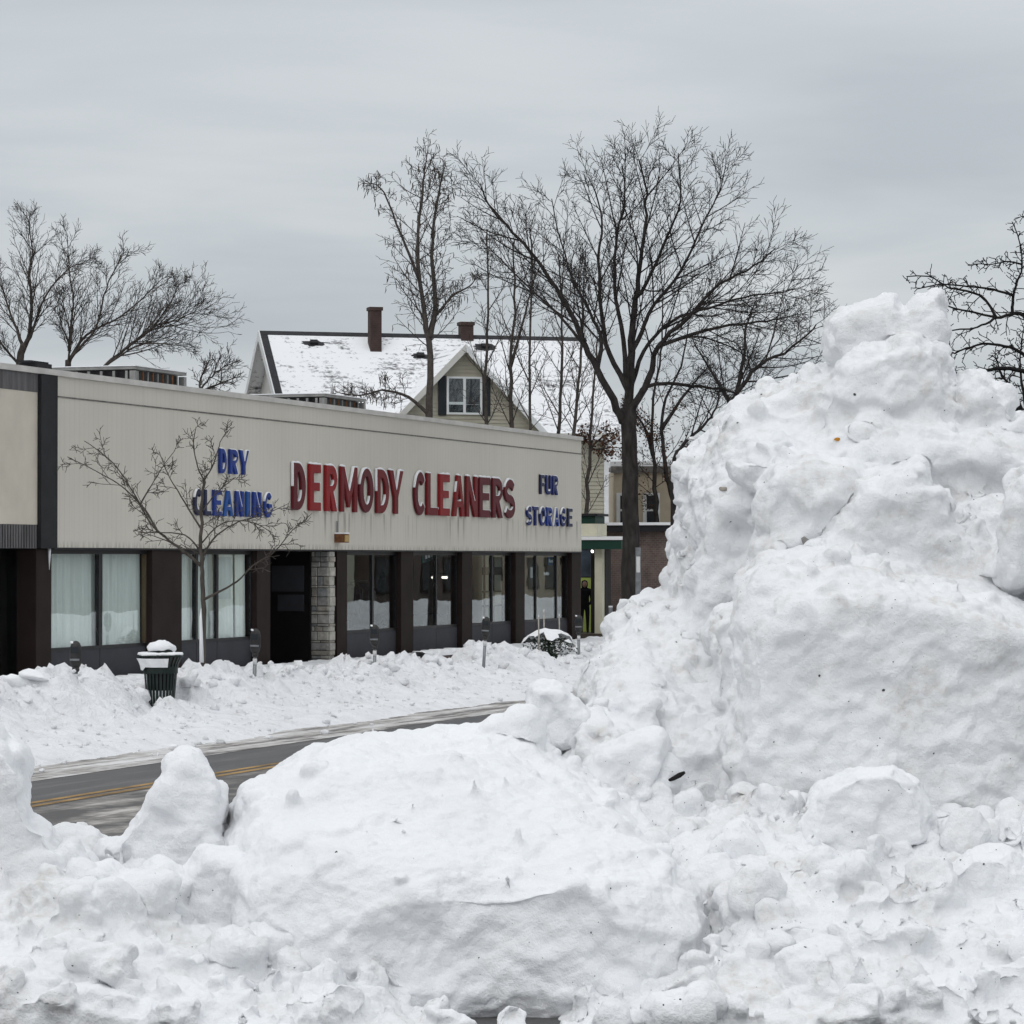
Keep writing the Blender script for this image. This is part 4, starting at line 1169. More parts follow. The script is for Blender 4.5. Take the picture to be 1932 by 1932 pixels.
# clapboards on the gable face and the visible right front of the house
zz = 6.45
while zz < gz - 0.35:
    hw = (gz - 0.2 - zz - 0.125) / gs_ if zz > 6.9 else gh
    hw = min(hw, gh)
    segs = [(ga - hw, ga + hw)]
    for a0, a1 in segs:
        v = [Hp(a0, gf - 0.004, zz), Hp(a1, gf - 0.004, zz), Hp(a1, gf - 0.032, zz), Hp(a0, gf - 0.032, zz), Hp(a0, gf - 0.004, zz + 0.125), Hp(a1, gf - 0.004, zz + 0.125), Hp(a1, gf - 0.012, zz + 0.125), Hp(a0, gf - 0.012, zz + 0.125)]
        obj("clapboard", v, [(0, 1, 2, 3), (7, 6, 5, 4), (0, 4, 5, 1), (1, 5, 6, 2), (2, 6, 7, 3), (3, 7, 4, 0)], "siding", fw)
    zz += 0.13
wr = hs
zz = 2.6
while zz < ze - 0.3:
    a0, a1 = HL - 2.6, HL - 0.33
    v = [Hp(a0, 0.096, zz), Hp(a1, 0.096, zz), Hp(a1, 0.062, zz), Hp(a0, 0.062, zz), Hp(a0, 0.096, zz + 0.13), Hp(a1, 0.096, zz + 0.13), Hp(a1, 0.086, zz + 0.13), Hp(a0, 0.086, zz + 0.13)]
    obj("clapboard", v, [(0, 1, 2, 3), (7, 6, 5, 4), (0, 4, 5, 1), (1, 5, 6, 2), (2, 6, 7, 3), (3, 7, 4, 0)], "siding", hs)
    zz += 0.135
hbox(HL - 0.33, HL - 0.17, 0.04, 0.2, 2.0, ze - 0.06).build("corner_board", "white_trim", hs)
hbox(-0.1, HL + 0.1, -0.34, -0.16, ze - 0.33, ze - 0.17).build("gutter", "siding_grey", hs)
# window with shutters in the gable
wc = at(863, 750, RL.y - 1.5); wa = (wc - H0).dot(E1); wz = wc.z
wn_ = hbox(wa - 0.62, wa + 0.62, gf - 0.075, gf - 0.002, wz - 0.62, wz + 0.66).build("window", "white_trim", hs)
for a0, a1 in ((wa - 0.55, wa - 0.04), (wa + 0.04, wa + 0.55)):
    hbox(a0, a1, gf - 0.092, gf - 0.078, wz - 0.56, wz + 0.60).build("pane", "window_glass", wn_)
    hbox(a0 + 0.01, a1 - 0.01, gf - 0.0775, gf - 0.0755, wz - 0.2 if a0 < wa - 0.1 else wz - 0.28, wz + 0.59).build("blind", "grey_panel" if a0 > wa - 0.1 else "cloth_grey", wn_)
    hbox(a0 + 0.01, a1 - 0.01, gf - 0.0773, gf - 0.0757, wz - 0.55, wz - 0.29).build("dark_reveal", "shutter", wn_)
for a0 in (wa - 0.91, wa + 0.64):
    hbox(a0, a0 + 0.27, gf - 0.07, gf - 0.033, wz - 0.66, wz + 0.68).build("shutter", "shutter", hs)

# tan building right of the house
TB = at(1158, 990, 112.0); TB.z = 0
tz = at(1200, 886, 112).z
tb = thing("tan_building", "tan stucco building with snowy flat roof behind the bare tree trunk", "building", TB)
MB().obox(TB, (7.5, 0, 0), (0, 8, 0), (0, 0, tz)).build("wall", "stucco_tan", tb)
MB().obox(TB + Vector((-0.1, -0.12, tz - 0.12)), (7.7, 0, 0), (0, 0.115, 0), (0, 0, 0.24)).build("cornice", "joint_dark", tb)
MB().obox(TB + Vector((-0.1, -0.12, tz + 0.121)), (7.7, 0, 0), (0, 8, 0), (0, 0, 0.17)).build("snow_cap", "snow_cap", tb)
for x0 in (1163, 1213):
    p = at(x0, 995, 112.0); q = at(x0 + 32, 930, 112.0)
    w_ = MB().obox((p.x, TB.y - 0.05, p.z), (q.x - p.x, 0, 0), (0, 0.045, 0), (0, 0, q.z - p.z)).build("window", "white_trim", tb)
    MB().obox((p.x + 0.14, TB.y - 0.07, p.z + 0.1), ((q.x - p.x) - 0.28, 0, 0), (0, 0.018, 0), (0, 0, (q.z - p.z) / 2 - 0.14)).build("pane", "shutter", w_)
    MB().obox((p.x + 0.14, TB.y - 0.07, p.z + (q.z - p.z) / 2 + 0.04), ((q.x - p.x) - 0.28, 0, 0), (0, 0.018, 0), (0, 0, (q.z - p.z) / 2 - 0.14)).build("pane", "shutter", w_)

# brick side wall of the next shop, and the green porch shop in front of it
sBr = sd(on(1262, 1100, 26.2))[0]
dl = sd(onS(1100, 1100, sBr))[1]
ztop = onS(1200, 1003, sBr).z
bb = thing("brick_shop", "low brick shop with dark eaves and snow behind the street tree", "building", S(sBr, 26.2, 0))
MB().box(sBr, sBr + 9, 26.2, dl + 3, -0.1, ztop).build("wall", "brick", bb)
MB().box(sBr - 0.22, sBr + 9.2, 26.0, dl + 3.2, ztop + 0.001, ztop + 0.2).build("eaves", "charcoal", bb)
MB().box(sBr - 0.27, sBr + 9.2, 25.95, dl + 3.2, ztop + 0.201, ztop + 0.29).build("snow_cap", "snow_cap", bb)
sPo = sBr - 3.6
def pb(x0, x1, y0, y1, depth, off=0.0):
    p, q = onS(x0, y1, sPo + off), onS(x1, y0, sPo + off)
    return MB().box(sPo + off, sPo + off + depth, sd(q)[1], sd(p)[1], p.z, q.z)
po = thing("porch_shop", "small shop entrance with green canopy beam and cream post", "building", S(sPo, sd(onS(1120, 1195, sPo))[1], 0))
pb(1060, 1172, 1019, 1036, 1.2, -0.3).build("canopy_beam", "green_trim", po)
pb(1060, 1174, 1012, 1018.8, 1.3, -0.35).build("snow_cap", "snow_cap", po)
pb(1060, 1127, 988, 1011.8, 1.0).build("parapet", "cream_trim", po)
pb(1060, 1123, 974, 987.8, 1.0, 0.1).build("green_cornice", "green_trim", po)
pb(1060, 1127, 969, 973.8, 1.2).build("roof_edge", "charcoal", po)
pb(1122, 1136, 1036.2, 1197, 0.25).build("post", "cream_trim", po)
pb(1115, 1121.5, 1036.2, 1197, 0.2, 0.3).build("door_frame", "black_frame", po)
pb(1136.5, 1142, 1036.2, 1160, 0.6, 0.3).build("dark_return", "black_frame", po)
pb(1040, 1114, 1036.2, 1200, 0.1, 2.0).build("back_wall", "interior_dark", po)
pb(1060, 1114, 1038, 1088, 0.04, 1.9).build("dark_poster", "dusk_poster", po)
pb(1060, 1114, 1090, 1192, 0.04, 1.9).build("lime_poster", "lime_poster", po)
pb(1040, 1140, 1196, 1210, 2.6, -0.5).build("step", "interior_floor", po)
bl = onS(1117, 1040, sPo + 0.2)
v, f = chunk(bl, 0.055, np.random.default_rng(2), 2)
o = obj("lamp", v, f, "lit_bulb", po, True)

# ------------------------------------------------------------------ the far row on our own side, seen only mirrored in the shop glass
def far_row(s0, L, d0, zt, matw, matt, lab):
    t = thing("row_building", lab, "building", S(s0, d0, 0), "buildings further down the near side")
    MB().box(s0, s0 + L, d0 - 10, d0, 0, zt).build("wall", matw, t)
    MB().box(s0 - 0.2, s0 + L + 0.2, d0 - 10.2, d0 + 0.25, zt + 0.001, zt + 0.35).build("cornice", matt, t)
    for k in range(int(L / 3)):
        for zz in ([0.9] if zt < 5 else [0.9, 4.2]):
            w_ = MB().box(s0 + 0.7 + k * 3, s0 + 2.4 + k * 3, d0 + 0.002, d0 + 0.06, zz, zz + 1.7).build("window", "brown_paint", t)
            MB().box(s0 + 0.85 + k * 3, s0 + 2.25 + k * 3, d0 + 0.061, d0 + 0.07, zz + 0.12, zz + 1.58).build("pane", "shutter", w_)
far_row(82, 28, 3.0, 6.0, "interior_floor", "charcoal", "added unseen dark building that the left shop windows mirror")  # added out of view so the left windows reflect something dark
far_row(112, 16, 3.0, 6.8, "cream_trim", "white_trim", "cream two storey building further down the near side")
far_row(130, 14, 3.0, 4.2, "brick", "charcoal", "brick single storey building further down the near side")
far_row(146, 18, 3.0, 7.5, "stucco_tan", "white_trim", "tan two storey building farthest down the near side")
nsb = np.arange(60, 190, 0.25); ndb = np.arange(7.4, 12.0, 0.2)
g1, g2 = np.meshgrid(nsb, ndb, indexing='ij'); a_, b_ = g1.ravel(), g2.ravel()
PP = np.stack([a_, b_, 0 * a_], 1)
hh = -0.17 + (0.85 + 0.3 * gn(PP * np.array([0.2, 0, 0]))) * sstep(7.4, 8.8, b_) * (1 - sstep(9.4, 11.8, b_)) + 0.22 * fbm(PP * 0.9, 3) * sstep(7.4, 8.0, b_) * (1 - sstep(11.0, 11.9, b_))
V = np.stack([a_ * SU - b_ * CU, a_ * CU + b_ * SU, hh], 1)
ii, jj = np.meshgrid(np.arange(len(nsb) - 1), np.arange(len(ndb) - 1), indexing='ij'); q = (ii * len(ndb) + jj).ravel()
o = obj("near_kerb_snow_bank", V, np.stack([q, q + len(ndb), q + len(ndb) + 1, q + 1], 1)[:, ::-1], "snow_bank", smooth=True)
tag(o, "ploughed snow bank further down the near kerb mirrored in the shop glass", "snow bank", kind="stuff")

# ------------------------------------------------------------------ street furniture
def meter(x, ytop, lab, lean=0.0, first=[None]):
    p = on(x, ytop, 20.75); base = Vector((p.x, p.y, 0.0)); h = p.z
    t = thing("parking_meter", lab, "parking meter", base, "parking meters along the far kerb")
    if first[0] is None:
        parts = []
        def L(name, mb, mat, sm=True):
            o = mb.build(name, mat, None, sm); parts.append(o); return o
        hh = 1.30
        L("post", MB().tube([(0, 0, -0.1), (0, 0, hh - 0.47)], 0.032, 10), "galvanised")
        L("post_label", MB().tube([(0, 0, hh - 0.60), (0, 0, hh - 0.50)], 0.036, 10), "white_label")
        L("collar", MB().lathe((0, 0, hh - 0.47), [(0.04, 0), (0.055, 0.02), (0.055, 0.05), (0.04, 0.07)], 12), "meter_grey")
        mb = MB(); n = 16
        # housing: flat rounded body with a domed top
        prof = [(0.045, 0.0), (0.075, 0.05), (0.09, 0.12), (0.09, 0.26), (0.085, 0.32), (0.065, 0.38), (0.03, 0.415), (0.005, 0.42)]
        k = len(mb.v)
        for r_, z in prof:
            for j in range(n):
                w = 2 * math.pi * j / n
                mb.v.append((r_ * math.cos(w) * 1.0, r_ * math.sin(w) * 0.62, hh - 0.40 - 0.02 + z))
        for i in range(len(prof) - 1):
            for j in range(n):
                q = k + i * n + j; q2 = k + i * n + (j + 1) % n; mb.f.append((q, q2, q2 + n, q + n))
        mb.f.append(tuple(range(k, k + n))[::-1]); mb.f.append(tuple(range(len(mb.v) - n, len(mb.v))))
        L("housing", mb, "meter_grey")
        L("window", MB().obox((-0.055, -0.066, hh - 0.18), (0.11, 0, 0), (0, 0.012, 0), (0, 0, 0.09)), "shutter", False)
        L("coin_plate", MB().obox((-0.07, -0.066, hh - 0.30), (0.14, 0, 0), (0, 0.012, 0), (0, 0, 0.03)), "galvanised", False)
        v, f = chunk((-0.035, -0.01, hh - 0.035), 0.05, np.random.default_rng(4), 2, 0.6)
        o = obj("snow_cap", v, f, "snow_cap", None, True); parts.append(o)
        for o in parts: o.parent = t
        first[0] = parts
    else:
        for o in first[0]:
            c = o.copy(); link(c, t)
    k = h / 1.30
    t.scale = (1.05, 1.05, k); t.rotation_euler = (R(lean * 0.3), R(lean), -TH * 0.5)
meter(143, 1209, "leftmost parking meter, sunk in the bank left of the litter bin")
meter(479, 1186, "parking meter in front of the brown pilaster beside the entrance", 1.5)
meter(707, 1178, "parking meter in front of the third shop window")
meter(911, 1163, "snow topped parking meter on the mound before the fifth window", 3.5)
meter(1092, 1160, "rightmost parking meter beside the snowy evergreen bush")

# litter bin: slatted, flared rim, dome lid with snow
bn = thing("litter_bin", "dark green slatted metal litter bin half dug out of the snow bank", "litter bin", CAN)
zt = on(303, 1238, 20.8).z
n = 26
for k in range(n):
    w = 2 * math.pi * k / n
    rw = Vector((math.cos(w), math.sin(w), 0)); tg = Vector((-math.sin(w), math.cos(w), 0))
    mb = MB(); pts = [(0.185, 0.03), (0.225, 0.35), (0.255, zt - 0.25), (0.285, zt - 0.12), (0.345, zt)]
    for i, (r_, z) in enumerate(pts):
        for a in (-0.019, 0.019):
            for b_ in (0.0, 0.008):
                mb.v.append(tuple(CAN + rw * (r_ + b_) + tg * a + EZ * z))
    for i in range(len(pts) - 1):
        q = i * 4
        for (x_, y_) in ((0, 1), (1, 3), (3, 2), (2, 0)): mb.f.append((q + x_, q + y_, q + 4 + y_, q + 4 + x_))
    mb.f.append((0, 2, 3, 1)); mb.f.append((16, 17, 19, 18))
    mb.build("slat", "green_metal", bn)
def ring(r, z, h, t_, nm, mat="green_metal"):
    return MB().lathe(CAN + EZ * z, [(r, 0), (r + t_, 0), (r + t_, h), (r, h)], 28).build(nm, mat, bn)
for r_, z, h in ((0.205, 0.10, 0.04), (0.266, zt - 0.27, 0.13), (0.35, zt - 0.01, 0.035)):
    mb = MB(); k = 0; N = 28; pr = [(r_, 0), (r_ + 0.012, 0), (r_ + 0.012, h), (r_, h)]
    for q, dz_ in pr:
        for j in range(N):
            w = 2 * math.pi * j / N; mb.v.append((CAN.x + q * math.cos(w), CAN.y + q * math.sin(w), z + dz_))
    for i in range(4):
        for j in range(N):
            a, b_ = i * N + j, i * N + (j + 1) % N; c, d_ = ((i + 1) % 4) * N + (j + 1) % N, ((i + 1) % 4) * N + j
            mb.f.append((a, b_, c, d_))
    mb.build("band", "green_metal", bn)
MB().lathe(CAN + EZ * 0.42, [(0.19, 0), (0.215, 0.2), (0.235, zt - 0.6)], 20).build("liner", "charcoal", bn, True)
lid = MB().lathe(CAN + EZ * (zt + 0.0), [(0.34, 0), (0.30, 0.02), (0.21, 0.03), (0.20, 0.11)], 24).build("lid", "green_metal", bn, True)
def blob_lathe(c, prof, n, amp, seed):
    rr = np.random.default_rng(seed); mb = MB().lathe(c, prof, n)
    v = np.array(mb.v); v += amp * np.stack([gn(v * 9 + seed), gn(v * 9 + 31 + seed), gn(v * 9 + 77)], 1)
    mb.v = [tuple(p) for p in v]; return mb
blob_lathe(CAN + EZ * (zt + 0.10), [(0.21, -0.01), (0.235, 0.02), (0.225, 0.06), (0.17, 0.115), (0.09, 0.14), (0.01, 0.15)], 22, 0.03, 3).build("snow_cap", "snow_cap", lid, True)
blob_lathe(CAN + EZ * (zt + 0.02), [(0.365, 0.0), (0.35, 0.03), (0.27, 0.045), (0.20, 0.04)], 24, 0.02, 5).build("rim_snow", "snow_cap", lid, True)
mb = MB()
for i in range(15):                                  # snow plastered on the left of the flared rim
    w = R(185 + i * 8)
    for r_, z in ((0.30, zt - 0.17), (0.33, zt - 0.11), (0.362, zt - 0.03)):
        k = 0.012 + 0.012 * math.sin(i * 1.3 + z * 20)
        zz = z - (0.05 if (z < zt - 0.15 and i < 5) else 0)
        mb.v.append((CAN.x + (r_ + k) * math.cos(w), CAN.y + (r_ + k) * math.sin(w), zz))
for i in range(14):
    for j in range(2):
        q = i * 3 + j; mb.f.append((q, q + 3, q + 4, q + 1))
mb.build("plastered_snow", "snow_cap", bn, True)

# metal sign pole against the street tree
pp = at(1204, 1140, 74.0); pz = at(1204, 1033, 74.0).z
sp = thing("metal_pole", "grey metal pole with white reflective strip before the big tree trunk", "pole", (pp.x, pp.y, 0))
MB().obox((pp.x - 0.05, pp.y - 0.03, 0), (0.10, 0, 0), (0, 0.01, 0), (0, 0, pz)).build("web", "galvanised", sp)
for q in (-0.062, 0.051): MB().obox((pp.x + q, pp.y - 0.05, 0), (0.011, 0, 0), (0, 0.06, 0), (0, 0, pz)).build("flange", "galvanised", sp)
z0, z1 = at(1204, 1080, 74.0).z, at(1204, 1050, 74.0).z
MB().obox((pp.x - 0.045, pp.y - 0.045, z0), (0.09, 0, 0), (0, 0.012, 0), (0, 0, z1 - z0)).build("reflector", "white_label", sp)
pp = on(1152, 1165, 21.3)
sp = thing("delineator_post", "short grey post standing in snow right of the cream porch post", "post", (pp.x, pp.y, 0))
MB().tube([(pp.x, pp.y, 0), (pp.x, pp.y, on(1152, 1146, 21.3).z)], 0.05, 8).build("post", "galvanised", sp)
MB().tube([(pp.x, pp.y, on(1152, 1146, 21.3).z + 0.001), (pp.x, pp.y, on(1152, 1143, 21.3).z)], 0.055, 8).build("cap", "white_label", sp)

# snow-laden evergreen bush with stakes
bc = on(1035, 1222, 21.5); bc.z = 0.05
bs = thing("evergreen_bush", "low evergreen bush bowed under snow with stakes behind the bank", "bush", bc)
w2, h2 = 0.80, on(1035, 1186, 21.5).z - 0.05
mb = MB(); rr = random.Random(21)
for k in range(2600):
    u = rr.uniform(0, 6.283); t_ = rr.random() ** 0.6
    el = rr.uniform(0, 1.45)
    c = bc + Vector((math.cos(u) * math.cos(el) * w2 * t_, math.sin(u) * math.cos(el) * w2 * 0.8 * t_, math.sin(el) * h2 * 0.9 * t_))
    d1 = Vector((rr.gauss(0, 1), rr.gauss(0, 1), rr.gauss(-0.2, 0.6))).normalized() * rr.uniform(0.04, 0.09)
    d2 = Vector((rr.gauss(0, 1), rr.gauss(0, 1), rr.gauss(0, 1))).normalized() * 0.018
    mb.add([c - d2, c + d1, c + d2], [(0, 1, 2)])
mb.build("crown", "evergreen", bs)
MB().tube([bc - EZ * 0.1, bc + EZ * h2 * 0.7], 0.03, 6).build("stem", "bark", bs)
bm = bmesh.new(); bmesh.ops.create_icosphere(bm, subdivisions=4, radius=1.0)
v = np.array([p.co for p in bm.verts]); f = [tuple(x.index for x in q.verts) for q in bm.faces]; bm.free()
hole = gn(v * 2.6 + 4.0) + 0.6 * gn(v * 6 + 2)
keep = (v[:, 2] > 0.25) & (hole + (v[:, 2] - 0.64) * 2.6 > 0.0)
f = [q for q in f if keep[list(q)].all()]
vv = v * np.array([w2 * 1.02, w2 * 0.84, h2]) * (1 + 0.06 * fbm(v * 3, 3))[:, None] + np.array(bc)
tag(obj("snow_cap", vv, f, "snow_cap", bs, True), kind="stuff")
for k, (x, y0, y1) in enumerate(((1016, 1160, 1190), (1026, 1150, 1200), (1055, 1158, 1190))):
    p, q = on(x, y1, 21.6), on(x, y0, 21.6)
    st = thing("wooden_stake", ["leftmost pale stake in the snowy evergreen bush", "middle and tallest pale stake in the evergreen bush", "rightmost pale stake in the snowy evergreen bush"][k], "stake", (p.x, p.y, 0.1), "stakes in the bush")
    MB().tube([(p.x + 0.02, p.y, 0.1), (q.x, q.y, q.z - 0.05)], 0.016, 6).build("shaft", "stone_2", st)
    MB().tube([(q.x, q.y, q.z - 0.049), (q.x, q.y, q.z)], 0.018, 6).build("tip", "white_label", st)

# ------------------------------------------------------------------ person in the porch
pf = onS(1103, 1196, sPo + 0.9); pz0 = pf.z
pt_ = onS(1103, 1093, sPo + 0.9).z
ph = pt_ - pz0
per = thing("person", "person in black hooded coat and trousers standing in the porch doorway", "person", (pf.x, pf.y, pz0))
def skin(name, nodes, edges, mat, parent, sub=2):
    me = bpy.data.meshes.new(name)
    me.from_pydata([(x * ph, y * ph, z * ph) for x, y, z, r in nodes], edges, [])
    o = bpy.data.objects.new("tmp", me); link(o)
    m = o.modifiers.new("s", 'SKIN'); m.use_smooth_shade = True
    for i, nd in enumerate(nodes):
        sv = me.skin_vertices[0].data[i]; sv.radius = (nd[3] * ph, nd[3] * ph * 0.85); sv.use_root = (i == 0)
    m2 = o.modifiers.new("u", 'SUBSURF'); m2.levels = sub; m2.render_levels = sub
    bpy.context.view_layer.update()
    me2 = bpy.data.meshes.new_from_object(o.evaluated_get(bpy.context.evaluated_depsgraph_get()))
    bpy.data.objects.remove(o)
    me2.materials.clear(); me2.materials.append(MATS[mat])
    o = bpy.data.objects.new(name, me2); link(o, parent); ORG[o] = ORG[parent]
    return o
nodes = [(0, 0, 0.53, 0.085), (0, 0, 0.63, 0.085), (0, 0, 0.74, 0.098), (0, 0, 0.81, 0.075), (0, -0.005, 0.86, 0.035),
         (0.05, 0, 0.48, 0.06), (0.055, -0.01, 0.28, 0.042), (0.055, 0.01, 0.06, 0.03), (0.06, -0.07, 0.025, 0.025),
         (-0.05, 0, 0.48, 0.06), (-0.055, -0.01, 0.28, 0.042), (-0.055, 0.01, 0.06, 0.03), (-0.06, -0.07, 0.025, 0.025),
         (0.11, 0, 0.79, 0.048), (0.135, 0.0, 0.63, 0.038), (0.10, -0.09, 0.55, 0.03), (0.04, -0.12, 0.57, 0.022),
         (-0.11, 0, 0.79, 0.048), (-0.135, 0.0, 0.63, 0.038), (-0.12, -0.06, 0.50, 0.03), (-0.10, -0.08, 0.45, 0.022)]
edges = [(0, 1), (1, 2), (2, 3), (3, 4), (0, 5), (5, 6), (6, 7), (7, 8), (0, 9), (9, 10), (10, 11), (11, 12), (3, 13), (13, 14), (14, 15), (15, 16), (3, 17), (17, 18), (18, 19), (19, 20)]
skin("body", nodes, edges, "cloth_black", per)
hd = blob_lathe(Vector((pf.x, pf.y - 0.05, pz0 + 0.855 * ph)), [(0.02, -0.01), (0.055, 0.02), (0.068, 0.07), (0.07, 0.12), (0.05, 0.17), (0.01, 0.185)], 16, 0.0, 1)
head = hd.build("head", "skin", per, True)
MB().lathe(Vector((pf.x, pf.y + 0.025, pz0 + 0.855 * ph)), [(0.085, -0.03), (0.10, 0.06), (0.10, 0.14), (0.075, 0.20), (0.01, 0.225)], 16).build("hood", "cloth_black", per, True)
v_, f_ = chunk((pf.x, pf.y - 0.118, pz0 + 0.855 * ph + 0.085), 0.018, np.random.default_rng(1), 1)
obj("nose", v_, f_, "skin", head, True)

# ------------------------------------------------------------------ trees
class Tree:
    def __init__(s, seed, n, ang, ratio, seg=0.35, wob=0.18, trop=0.05, rmin=0.007, shrink=0.62, taper=0.35, minlen=0.18):
        s.r = random.Random(seed); s.n = n; s.ang = ang; s.ratio = ratio; s.seg = seg; s.wob = wob; s.trop = trop
        s.k = 1.0; s.rmin = rmin; s.shrink = shrink; s.taper = taper; s.minlen = minlen
        s.trunk = MB(); s.crown = MB(); s.tips = []; s.along = []
    def rv(s): return Vector((s.r.gauss(0, 1), s.r.gauss(0, 1), s.r.gauss(0, 1)))
    def add(s, pts, rad, lev):
        (s.trunk if lev == 0 else s.crown).tube(pts, rad, 10 if lev == 0 and rad[0] > 0.1 else (6 if rad[0] > 0.04 else (4 if rad[0] > 0.015 else 3)), cap=lev == 0)
    def grow(s, p, d, L, r0, lev):
        k = max(2, int(L / s.seg)); pts = [p.copy()]; d = d.normalized()
        tr = s.trop[min(lev, len(s.trop) - 1)] if isinstance(s.trop, (list, tuple)) else s.trop
        for i in range(k):
            d = (d + s.rv() * s.wob * (0.6 if lev < 2 else 1) + Vector((0, 0, tr))).normalized()
            p = p + d * (L / k); pts.append(p.copy())
        r1 = max(s.rmin * 0.8, r0 * s.taper)
        rad = [r0 + (r1 - r0) * i / k for i in range(k + 1)]
        s.add(pts, rad, lev)
        if lev >= len(s.n): s.tips.append((pts[-1], d))
        s.along.append((pts, lev))
        s.spawn(pts, rad, L, lev + 1)
    def spawn(s, pts, rad, L, lev, start=0.15, dens=1.0):
        if lev > len(s.n): return
        n = max(1, int(round(s.n[lev - 1] * dens * s.r.uniform(0.8, 1.2))))
        az = s.r.uniform(0, 6.28)
        for k in range(n):
            t = start + (1.0 - start) * (k + s.r.random()) / n
            q = min(t, 0.999) * (len(pts) - 1); i = int(q); f = q - i
            p = pts[i].lerp(pts[i + 1], f); tg = (pts[i + 1] - pts[i]).normalized()
            rr = rad[i] + (rad[i + 1] - rad[i]) * f
            az += 2.4 + s.r.uniform(-0.5, 0.5)
            a = tg.cross(Vector((0.3, 0.2, 1)) if abs(tg.z) < 0.95 else Vector((1, 0, 0))).normalized(); b_ = tg.cross(a)
            side = a * math.cos(az) + b_ * math.sin(az)
            an = R(s.ang[lev - 1] * s.r.uniform(0.7, 1.25))
            d = tg * math.cos(an) + side * math.sin(an)
            cl = L * s.ratio[lev - 1] * (1.2 - 0.72 * t) * s.r.uniform(0.6, 1.3)
            if cl < s.minlen: cl = s.minlen
            s.grow(p, d, cl, max(s.rmin, min(rr * s.shrink, (0.0085 if lev == 1 else 0.0055) * cl + s.rmin * 0.9)), lev)
    def limb(s, pts, r0, r1, dens=1.0, start=0.15, trunk=True):
        r0 *= s.k; r1 = max(r1 * s.k, s.rmin)
        P = [Vector(p) for p in pts]; out = []
        old = [q for pp, lev in s.along if lev == 0 for q in pp]
        if old:                                   # spring from the nearest wood already grown
            near = min(old, key=lambda q: (q.x - P[0].x) ** 2 + (q.z - P[0].z) ** 2 + 0.05 * (q.y - P[0].y) ** 2)
            off = near - P[0]; m_ = len(P) - 1
            P = [p + off * (1 - i / m_) for i, p in enumerate(P)]
        for i in range(len(P) - 1):
            a, b_, c, d = P[max(i - 1, 0)], P[i], P[i + 1], P[min(i + 2, len(P) - 1)]
            for k in range(4):
                t = k / 4
                out.append(0.5 * ((2 * b_) + (c - a) * t + (2 * a - 5 * b_ + 4 * c - d) * t * t + (3 * b_ - a - 3 * c + d) * t ** 3))
        out.append(P[-1])
        out = [p + s.rv() * min(0.02, r0 * 0.15) for p in out]
        n = len(out) - 1; rad = [r0 + (r1 - r0) * (i / n) ** 0.62 for i in range(n + 1)]
        s.add(out, rad, 0 if trunk else 1)
        L = sum((out[i + 1] - out[i]).length for i in range(n))
        if dens: s.spawn(out, rad, L * (1 - 0.9 * start), 1, start, dens)
        s.along.append((out, 0))
        return out
    def build(s, name, label, loc, mat, group=None, matc=None):
        t = thing(name, label, "tree", loc, group)
        s.trunk.build("trunk", mat, t, True); s.crown.build("crown", matc or mat, t, True)
        return t
def foot(x, Y): return (x, 1055.0 + 2.58 * F / Y)          # where the trunk meets the ground
def pl(pts, Y, dy=0.0):
    n = len(pts)
    return [at(x, y, Y + dy * i / max(1, n - 1)) for i, (x, y) in enumerate(pts)]

# big bare street tree
YM = 74.6
T = Tree(3, [15, 7, 4], [38, 38, 38], [0.42, 0.44, 0.52], seg=0.3, wob=0.065, trop=[0, 0.05, 0.04, 0.04], rmin=0.006)
T.k = 0.72
T.limb(pl([(1188, 1260), (1189, 1145), (1191, 1000), (1187, 860), (1187, 765)], YM), 0.35, 0.25, dens=0)
T.limb(pl([(1187, 800), (1165, 768), (1128, 693), (1100, 638), (1070, 574), (1041, 529), (1001, 470), (956, 425), (922, 385), (905, 345)], YM, -1.5), 0.17, 0.02, 1.6, 0.3)
T.limb(pl([(1128, 693), (1135, 640), (1115, 588), (1085, 534), (1060, 460), (1040, 375)], YM, 1.8), 0.10, 0.018, 1.1)
T.limb(pl([(1187, 780), (1190, 688), (1195, 603), (1204, 529), (1214, 450), (1219, 365), (1205, 300)], YM, 0.6), 0.19, 0.02, 1.5, 0.2)
T.limb(pl([(1188, 740), (1150, 668), (1135, 588), (1130, 489), (1135, 400), (1110, 335)], YM, 2.6), 0.13, 0.018, 1.2, 0.25)
T.limb(pl([(1200, 570), (1224, 535), (1259, 450), (1284, 380), (1280, 290)], YM, -2.0), 0.09, 0.016, 1.0)
T.limb(pl([(1190, 660), (1214, 608), (1234, 569), (1284, 509), (1323, 425), (1353, 370), (1370, 315)], YM, 1.5), 0.11, 0.016, 1.2, 0.25)
T.limb(pl([(1190, 785), (1229, 717), (1244, 658), (1299, 603), (1358, 539), (1425, 502), (1462, 468)], YM, -1.8), 0.15, 0.016, 1.4, 0.25)
T.limb(pl([(1200, 740), (1214, 722), (1259, 717), (1318, 725), (1373, 735), (1405, 755)], YM, 1.0), 0.10, 0.03, 0.9, 0.3)
T.limb(pl([(1196, 735), (1222, 660), (1274, 603), (1343, 579), (1408, 559), (1465, 552), (1508, 545)], YM, 2.2), 0.10, 0.014, 1.3, 0.2)
T.limb(pl([(1240, 650), (1333, 618), (1413, 608), (1470, 600), (1502, 593)], YM, -2.6), 0.08, 0.014, 1.1, 0.2)
T.limb(pl([(1187, 760), (1178, 640), (1160, 540), (1165, 440), (1180, 370), (1172, 310)], YM, -2.4), 0.12, 0.016, 1.3, 0.3)
T.limb(pl([(1110, 660), (1050, 590), (985, 530), (935, 480), (905, 450)], YM, 2.0), 0.07, 0.014, 0.9, 0.2)
